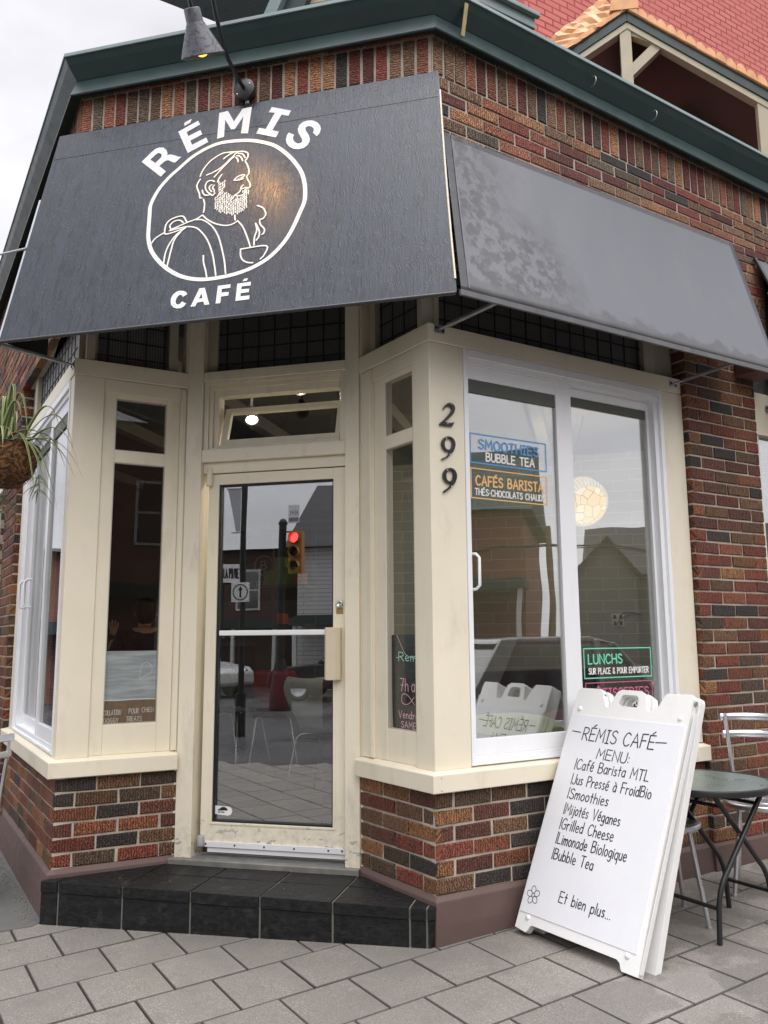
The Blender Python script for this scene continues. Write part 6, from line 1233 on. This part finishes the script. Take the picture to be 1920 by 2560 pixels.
BM = tex_brick('street_brick', (.20, .075, .05), (.26, .10, .07), (.24, .19, .16)); SIDING = tex_brick('white_siding', (.58, .58, .56), (.56, .56, .55), (.25, .25, .25), 9, .13, .012); DKS = tex_brick('grey_siding', (.13, .135, .13), (.15, .15, .145), (.06, .06, .06), 9, .15, .012); DKB = tex_brick('dark_brick', (.07, .04, .035), (.10, .055, .045), (.10, .09, .08)); SHG = tex_brick('shingle', (.05, .05, .055), (.075, .075, .08), (.03, .03, .03), .3, .14, .008); GRN = tex_brick('green_shingle', (.03, .055, .05), (.045, .075, .07), (.02, .03, .03), .3, .14, .008)
WGL = flat('street_window', (.05, .055, .06), .08, .9); WFR = flat('street_window_frame', (.6, .6, .58), .5)
def house(name, label, loc, rz, w_, d_, h, rh, wm, rm, gable='x', wins=(), porch=None):
    r_ = thing(name, label, 'house', loc, None, rz); F0 = Fr((0, 0, 0), (1, 0, 0), (0, -1, 0))
    k = MB(); k.box(F0, -w_/2, w_/2, -d_, 0, -.3, h)
    if gable == 'y': k.prism(F0, [(-w_/2, h), (w_/2, h), (0, h+rh)], -d_, -.0)
    obj('wall', k, wm, r_, local=True)
    k = MB(); o_ = .35
    if gable == 'y': 
        for s_ in (-1, 1): k.prism(F0, [(s_*(w_/2+o_), h-o_*rh/(w_/2)), (0, h+rh+.001), (0, h+rh+.16), (s_*(w_/2+o_), h+.16-o_*rh/(w_/2))], -d_-o_, o_)
    else: k.prism(Fr((0, 0, 0), (0, 1, 0), (1, 0, 0)), [(-o_, h+.01), (d_+o_, h+.01), (d_*.62, h+rh), (d_*.38, h+rh)], -w_/2-o_, w_/2+o_)
    obj('roof', k, rm, r_, local=True)
    for (x, z, ww, hh) in wins:
        k = MB(); k.box(F0, x-ww/2-.07, x+ww/2+.07, -.02, .05, z-.07, z+hh+.07); f = obj('window', k, WFR, r_, local=True); k = MB(); k.box(F0, x-ww/2, x+ww/2, .0505, .06, z, z+hh/2-.03); k.box(F0, x-ww/2, x+ww/2, .0505, .06, z+hh/2+.03, z+hh); obj('pane', k, WGL, f, local=True)
    if porch:
        x0, x1, z, dp = porch; k = MB(); k.box(F0, x0, x1, .002, dp, z, z+.25); k.box(F0, x0+.1, x1-.1, .002, dp-.15, z+.251, z+.32); obj('porch_roof', k, GRN, r_, local=True)
        n = int((x1-x0)/1.6)+1
        for i in range(n+1): x = x0+.15+(x1-x0-.3)*i/n; k = MB(); k.box(F0, x-.06, x+.06, dp-.22, dp-.1, -.2, z-.002); obj('porch_post', k, WFR, r_, local=True)
    return r_
house('clapboard_house', 'white clapboard house across the junction reflected in the door', (-2.6, -20, -.2), R(180), 9.4, 8, 4.4, 2.6, SIDING, SHG, 'x', ((-2.2, 2.4, .8, 1.2), (2.9, 2.2, .8, 1.3), (0, 2.4, .8, 1.2)), (-4.6, 4.6, 1.95, 1.0))
pub = house('corner_pub', 'dark brick pub with flat roof across the junction reflected in the door', (-13.2, -22, -.2), R(180), 9.4, 8, 4.6, .3, DKB, SHG, 'x', ((2, 2.6, 1, 1.3), (-1, 2.6, 1, 1.3), (-3.4, 2.6, .8, 1.3)), (-4.7, 4.7, 1.9, .6))
psn = thing('pub_sign', 'white LA PINTE sign board reflected in the upper door glass', 'sign', (-8.65, -18, -.2))
k = MB(); k.box(WORLD, -8.95, -8.33, -18.05, -18, 2.98, 3.6); k.tube([(-8.95, -18.02, -.2), (-8.95, -18.02, 3.7)], .05, 8); obj('sign_board', k, M_['dark'], psn)
k = MB(); k.box(WORLD, -8.91, -8.37, -17.9995, -17.98, 3.03, 3.56); sb_ = obj('face', k, M_['white'], psn); FPS = Fr((0, -17.979, 0), (1, 0, 0), (0, 1, 0)); k = MB(); text(k, FPS, 'LA PINTE', -8.88, 3.17, .25, .48, .045, 0, .004); obj('lettering', k, M_['ink'], sb_)
lpst = thing('street_lamp_post', 'tall dark post with banner at the corner reflected in the door', 'post', (-3.885, -8, -.2))
k = MB(); k.tube([(-3.885, -8, -.2), (-3.885, -8, 5.6)], .05, 12); k.tube([(-3.885, -8, -.2), (-3.885, -8, .5)], .09, 12); obj('pole', k, M_['dark'], lpst)
k = MB(); k.tube([(-3.885, -8, 3.86), (-4.2, -8, 3.86)], .015, 6); k.tube([(-3.885, -8, 3.12), (-4.1, -8, 3.12)], .015, 6); k.prism(Fr((0, -8, 0), (1, 0, 0), (0, 1, 0)), [(-4.18, 3.85), (-3.95, 3.85), (-3.95, 3.14), (-4.03, 3.14)], -.005, .005); obj('banner', k, flat('pale_banner', (.5, .52, .56), .6), lpst)
asg = thing('direction_sign', 'square white sign with green ring and straight ahead arrow', 'sign', (-3.9, -7.93, 1.9)); FAS = Fr((-3.9, -7.925, 2.12), (1, 0, 0), (0, 1, 0))
k = MB(); k.box(FAS, -.165, .165, -.006, 0, -.165, .165); obj('plate', k, M_['white'], asg, .01); k = MB(); k.ribbon(FAS, [(.128*math.cos(t), .128*math.sin(t)) for t in [i*math.pi/14 for i in range(28)]], .022, .0005, .003, True); obj('ring', k, flat('sign_green', (.01, .16, .09), .5), asg)
k = MB(); k.prism(FAS, [(-.016, -.09), (.016, -.09), (.016, .035), (.045, .03), (0, .1), (-.045, .03), (-.016, .035)], .0005, .003); obj('arrow', k, M_['ink'], asg)
tl = thing('traffic_light', 'amber cased traffic light showing red on a dark pole', 'traffic light', (-5.12, -13, -.2))
k = MB(); k.tube([(-5.12, -13, -.2), (-5.12, -13, 3.95)], .085, 12); k.lathe((-5.12, -13, 3.95), (0, 0, 1), [(.10, 0), (.11, .03), (.06, .12), (0, .14)], 14); k.lathe((-5.12, -13, -.2), (0, 0, 1), [(.26, 0), (.24, .3), (.15, .9), (.1, 1.1)], 14); k.tube([(-5.12, -13, 3.78), (-4.8, -13, 3.78)], .02, 6); obj('pole', k, M_['dark'], tl)
k = MB(); k.box(WORLD, -4.94, -4.62, -13.1, -12.9, 2.82, 3.78)
for z in (3.62, 3.30, 2.98): k.lathe((-4.78, -12.9, z), (0, 1, 0), [(.12, 0), (.125, .16), (.12, .16), (.112, .0)], 18)
obj('casing', k, flat('signal_amber', (.40, .20, .06), .5), tl, .01); k = MB(); k.lathe((-4.78, -12.9, 3.62), (0, 1, 0), [(0, .03), (.06, .025), (.11, .002)], 18); obj('red_lens', k, emis('red_signal', (1, .03, .03), 9), tl)
k = MB()
for z in (3.30, 2.98): k.mark().lathe((-4.78, -12.9, z), (0, 1, 0), [(0, .03), (.06, .025), (.11, .002)], 18)
pieces('dark_lens', k, M_['dark'], tl)
wf = thing('wifi_sign', 'white free WI-FI sign above the traffic light', 'sign', (-4.86, -13, 3.9)); k = MB(); k.box(WORLD, -5.0, -4.72, -13.02, -13, 3.98, 4.4); obj('plate', k, M_['white'], wf, .01)
FWF = Fr((0, -12.9995, 0), (-1, 0, 0), (0, 1, 0)); k = MB(); text(k, FWF, 'WI-FI', 4.75, 4.17, .08, .2, .014, 0, .003); k.box(FWF, 4.74, 4.98, 0, .003, 4.01, 4.10); obj('lettering', k, flat('sign_slate_blue', (.2, .26, .33), .5), wf)
def car(name, label, loc, rz, pm, L_=4.4, W_=1.76, H_=1.55):
    r_ = thing(name, label, 'car', loc, None, rz); FC = Fr((0, 0, 0), (1, 0, 0), (0, -1, 0)); a = L_/2
    prof = [(-a, .38), (-a+.05, .30), (a-.05, .30), (a, .40), (a-.02, .66), (a-.18, .80), (a-1.15, .93), (-a+.25, .95), (-a+.03, .85)]
    k = MB(); k.prism(FC, prof, -W_/2, W_/2); obj('body', k, pm, r_, .09, True)
    cab = [(a-1.25, .90), (a-1.95, H_-.07), (a-2.3, H_), (-a+.75, H_-.02), (-a+.25, .94)]
    k = MB(); k.prism(FC, [(a-1.32, .93), (a-1.97, H_-.08), (a-2.3, H_-.045), (-a+.78, H_-.06), (-a+.32, .95)], -W_/2+.09, W_/2-.09); obj('glasshouse', k, WGL, r_, .05, True)
    k = MB()
    for s_ in (-1, 1):
        o0, o1 = (W_/2-.10, W_/2-.055) if s_ > 0 else (-W_/2+.055, -W_/2+.10)
        for pts in ([(a-1.24, .9), (a-1.95, H_-.06), (a-2.02, H_-.06), (a-1.36, .9)], [(-a+.3, .93), (-a+.74, H_-.02), (-a+.98, H_-.02), (-a+.62, .93)], [(.05, .93), (.02, H_-.03), (-.06, H_-.03), (-.05, .93)]): k.prism(FC, pts, o0, o1)
    k.prism(FC, [(a-1.95, H_-.065), (a-2.3, H_), (-a+.75, H_-.015), (-a+.7, H_-.07)], -W_/2+.085, W_/2-.085); obj('roof', k, pm, r_, .03, True)
    for x in (a-.82, -a+.80):
        for s_ in (-1, 1):
            k = MB(); k.lathe((x, s_*(W_/2-.11), .31), (0, s_, 0), [(0, .0), (.2, .0), (.215, .10), (.29, .115), (.315, .08), (.315, -.08), (.2, -.1)], 28); w_ = obj('wheel', k, M_['black'], r_, local=True); k = MB(); k.lathe((x, s_*(W_/2-.11), .31), (0, s_, 0), [(0, .09), (.05, .10), (.19, .085), (.205, .108), (.2, .07)], 20); obj('rim', k, M_['alu'], w_, local=True)
    k = MB()
    for s_ in (-1, 1): k.mark().sphere((a-.1, s_*(W_/2-.3), .68), .1, 8, .5, 1.5, .7)
    pieces('headlight', k, M_['chrome'], r_, local=True); k = MB()
    for s_ in (-1, 1): k.mark().sphere((a-1.5, s_*(W_/2+.06), .98), .08, 8, .7, 1, .8)
    pieces('mirror', k, pm, r_, local=True); return r_
car('parked_car', 'white parked car across the junction reflected low in the door', (-9.9, -17.2, -.2), R(20), paint('white_car', (.42, .42, .43), .25, .02, spec=.7))
car('parked_car', 'dark grey parked car in the side street reflected in the sliding window', (7.3, .3, -.2), R(45), paint('grey_car', (.20, .21, .22), .2, .02, spec=.8))
car('parked_car', 'black parked car reflected behind the door handle', (-4.3, -16.5, -.2), R(178), paint('black_car', (.012, .012, .014), .2, .02, spec=.8))
house('brick_house', 'red brick house with green roof and porch reflected in the left sliding pane', (21.3, -5.6, -.2), R(-90), 9.0, 8, 5.2, 2.6, BM, GRN, 'x', ((3.2, 3.0, .9, 1.5), (0, 3.0, .9, 1.5)), (-4.6, 5.2, 2.85, 1.6))
gh = house('gable_house', 'grey house with front gable reflected beside the pendant lamp', (51, 7.4, -.2), R(-90), 13.0, 9, 5.4, 3.4, DKS, SHG, 'x', ((-1, 2.4, 1, 1.6), (2, 2.4, 1, 1.6)))
F0 = Fr((0, 0, 0), (1, 0, 0), (0, -1, 0))
k = MB(); k.prism(F0, [(3.9, 0), (7.3, 0), (7.3, 5.5), (5.6, 7.5), (3.9, 5.5)], -2, .6); obj('gable_wall', k, DKS, gh, local=True)
k = MB()
for s_ in (-1, 1): k.prism(F0, [(5.6+s_*2.0, 5.15), (5.6, 7.52), (5.6, 7.72), (5.6+s_*2.1, 5.25)], -4, 1.0)
obj('gable_roof', k, SHG, gh, local=True)
house('brick_house', 'plain brick house behind the viewer reflected in the left sidelight', (11.5, -11.2, -.2), R(-135), 11, 6, 7.0, .4, BM, SHG, 'x', ((-2, 4, .9, 1.5), (2, 4, .9, 1.5)), (-5, 5, 2.6, .4))
house('shop_row', 'low brick shop row with green awning reflected in the left window', (-15.5, 11.5, -.2), R(62), 12, 7, 3.8, .4, BM, SHG, 'x', ((-3, 2.2, .8, 1.1), (0, 2.2, .8, 1.1), (3, 2.2, .8, 1.1)), (-5.8, 5.8, 1.7, .8))
up_ = thing('utility_pole', 'wooden utility pole with insulators across the side street', 'pole', (21.4, -.35, -.2)); k = MB(); k.tube([(21.4, -.35, -.2), (21.4, -.35, 4.6)], .09, 10); obj('pole', k, paint('pole_wood', (.2, .13, .09), .8), up_); k = MB(); k.tube([(21.4, -.8, 4.0), (21.4, .1, 4.0)], .035, 6); obj('crossarm', k, paint('pole_wood2', (.2, .13, .09), .8), up_)
k = MB()
for dy, z_ in ((-.7, 4.03), (-.35, 4.05), (.05, 4.03)):
    for e in ((60, 40, 9), (14, -40, 6)): k.mark().tube([Vector((21.4, dy, z_)).lerp(Vector(e), q/10)-Vector((0, 0, 1.6*math.sin(math.pi*q/10))) for q in range(11)], .018, 4)
pieces('wire', k, M_['dark'], up_)

# ================================================================== the building behind and above
rb = thing('red_building', 'pink painted brick building with copper edged gable porch rising behind the cornice', 'building', (4, 4, 4))
FR_B = Fr((A, 0, 0), (S, S, 0), (S, -S, 0))
RED = tex_brick('painted_red_brick', (.55, .155, .135), (.62, .185, .16), (.24, .05, .045), .215, .073, .010, .75, .008)
k = MB(); k.box(FR_B, 2.95, 16, -5.5, -2.5, 3.6, 13.5); obj('wall', k, RED, rb)
YG = 3.0; FG = Fr((0, YG, 0), (1, 0, 0), (0, -1, 0)); GRM = M_['green']; CRM = paint('porch_cream', (.50, .44, .32), .55, .08, 6); COP = paint('copper_sheet', (.70, .36, .17), .5, .25, 9, .4, (.75, .5, .32), .5, .8, 9, metal=.15)
ap = (2.21, 6.735); sL, sR = .56, .885
def rake(t0, t1, x0, x1, o0, o1, mat_, nm, bev=.003):
    k = MB()
    for sgn, sl_, xx in ((-1, sL, x0), (1, sR, x1)):
        pts = [(ap[0], ap[1]+t0), (ap[0]+sgn*xx, ap[1]+t0-sl_*xx), (ap[0]+sgn*xx, ap[1]+t1-sl_*xx), (ap[0], ap[1]+t1)]
        k.prism(FG, pts, o0, o1)
    return obj(nm, k, mat_, rb, bev)
rake(0, -.092, 1.0, 2.2, -1.2, 0, GRM, 'fascia'); rake(-.093, -.155, 1.0, 2.2, -.10, -.012, CRM, 'barge_board')
rf_ = rake(.055, .001, 1.05, 2.25, -1.25, .02, COP, 'porch_roof')
k = MB(); random.seed(8)   # crumpled copper flashing: scalloped on the right rake, broad on the left
n = 26
for i in range(n):
    x0_ = .02+i*.075; pts = [(ap[0]+x0_, ap[1]+.01-sR*x0_), (ap[0]+x0_+.075, ap[1]+.01-sR*(x0_+.075)), (ap[0]+x0_+.070, ap[1]+.062-sR*(x0_+.070)), (ap[0]+x0_+.037, ap[1]+.085+random.uniform(0, .014)-sR*(x0_+.037)), (ap[0]+x0_+.006, ap[1]+.062-sR*x0_)]
    k.prism(FG, pts, -.25, .022+random.uniform(0, .006))
m_, q_ = 14, 5; vs = []
for i in range(m_+1):
    for j in range(q_+1):
        x = -.03-.60*i/m_; z = ap[1]+.005-sL*-x*1.0+.25*(j/q_)*(1-.25*i/m_); vs.append(FG(ap[0]+x-.16*j/q_, .022+random.uniform(-.02, .02)-.02*j, z+random.uniform(-.006, .006)))
N_ = len(vs); vs += [v+Vector((0, .10, 0)) for v in vs]
fs = [(i*(q_+1)+j, (i+1)*(q_+1)+j, (i+1)*(q_+1)+j+1, i*(q_+1)+j+1) for i in range(m_) for j in range(q_)]; fs += [tuple(N_+a for a in reversed(f)) for f in fs[:]]
edge = [i*(q_+1) for i in range(m_+1)]; edge2 = [i*(q_+1)+q_ for i in range(m_+1)]
for e in (edge, edge2): fs += [(e[i], e[i+1], N_+e[i+1], N_+e[i]) for i in range(m_)]
k.add(vs, fs); k.prism(FG, [(ap[0]-.14, ap[1]+.01), (ap[0]+.10, ap[1]-.01), (ap[0]+.10, ap[1]+.24), (ap[0]-.05, ap[1]+.30), (ap[0]-.12, ap[1]+.16)], -.14, .032); obj('copper_flashing', k, COP, rf_, fixn=False)
k = MB(); k.box(FG, 2.145, 2.24, -.12, -.02, 5.2, ap[1]-.15); k.mark().box(FG, 3.20, 3.32, -.12, -.02, 4.6, 5.75); pieces('porch_post', k, CRM, rb, .004)
k = MB(); a0_, a1_ = (2.165, 6.13), (2.47, 6.40); dx, dz = a1_[0]-a0_[0], a1_[1]-a0_[1]; ll = math.hypot(dx, dz); nx, nz = -dz/ll*.045, dx/ll*.045
k.prism(FG, [(a0_[0]-nx, a0_[1]-nz), (a1_[0]-nx, a1_[1]-nz), (a1_[0]+nx, a1_[1]+nz), (a0_[0]+nx, a0_[1]+nz)], -.10, -.03)
k.mark().prism(FG, [(2.24, 6.52), (2.42, 6.40), (2.42, 6.45), (2.24, 6.575)], -.10, -.03); k.mark().prism(FG, [(2.60, 6.10), (2.60, 6.20), (3.2, 5.74), (3.2, 5.68)], -.9, -.82); pieces('brace', k, CRM, rb, .003)
k = MB(); YA = Fr(FR_B(5.43, -2.498, 6.55), FR_B.ex, FR_B.ey)
for i in range(22):
    t0, t1 = math.pi*(i+.06)/22, math.pi*(i+.94)/22; k.prism(YA, [(.72*math.cos(t0), .85*math.sin(t0)), (.72*math.cos(t1), .85*math.sin(t1)), (.55*math.cos(t1), .66*math.sin(t1)), (.55*math.cos(t0), .66*math.sin(t0))], .0, .012+.004*(i % 3))
obj('arch', k, paint('ochre_arch', (.40, .26, .10), .7, .15, 6), rb)
k = MB(); k.box(FR_B, -1.0, 1.70, -1.12, -1.0, 5.86, 5.965); k.box(FR_B, -1.0, 1.72, -.9995, -.96, 5.94, 5.975); k.box(FR_B, -1.0, 1.66, -2.2, -1.12, 5.90, 5.96); obj('eave_gutter', k, M_['greenlite'], rb, .006)
dm = thing('roof_dormer', 'cream sided dormer with green rake boards above the corner cornice', 'dormer', (.5, .7, 4.9)); FD2 = Fr((0, .6, 0), (1, 0, 0), (0, -1, 0))
k = MB(); k.prism(FD2, [(-.06, 4.7), (1.1, 4.7), (1.1, 5.9), (.45, 6.2), (.03, 5.27)], -1.2, -.02); obj('wall', k, tex_brick('cream_siding', (.50, .44, .30), (.50, .44, .30), (.2, .17, .12), 9, .115, .008), dm)
k = MB(); k.prism(FD2, [(-.33, 4.75), (-.245, 4.75), (.50, 6.45), (.45, 6.55)], -.9, .08); obj('rake_board', k, M_['greenlite'], dm, .004)
k = MB(); k.prism(FD2, [(-.243, 4.75), (-.10, 4.75), (.42, 5.95), (.505, 6.45)], -.9, .03); obj('soffit', k, M_['green'], dm)
for o_ in bpy.data.objects:   # rising ground parts read as setting
    pass
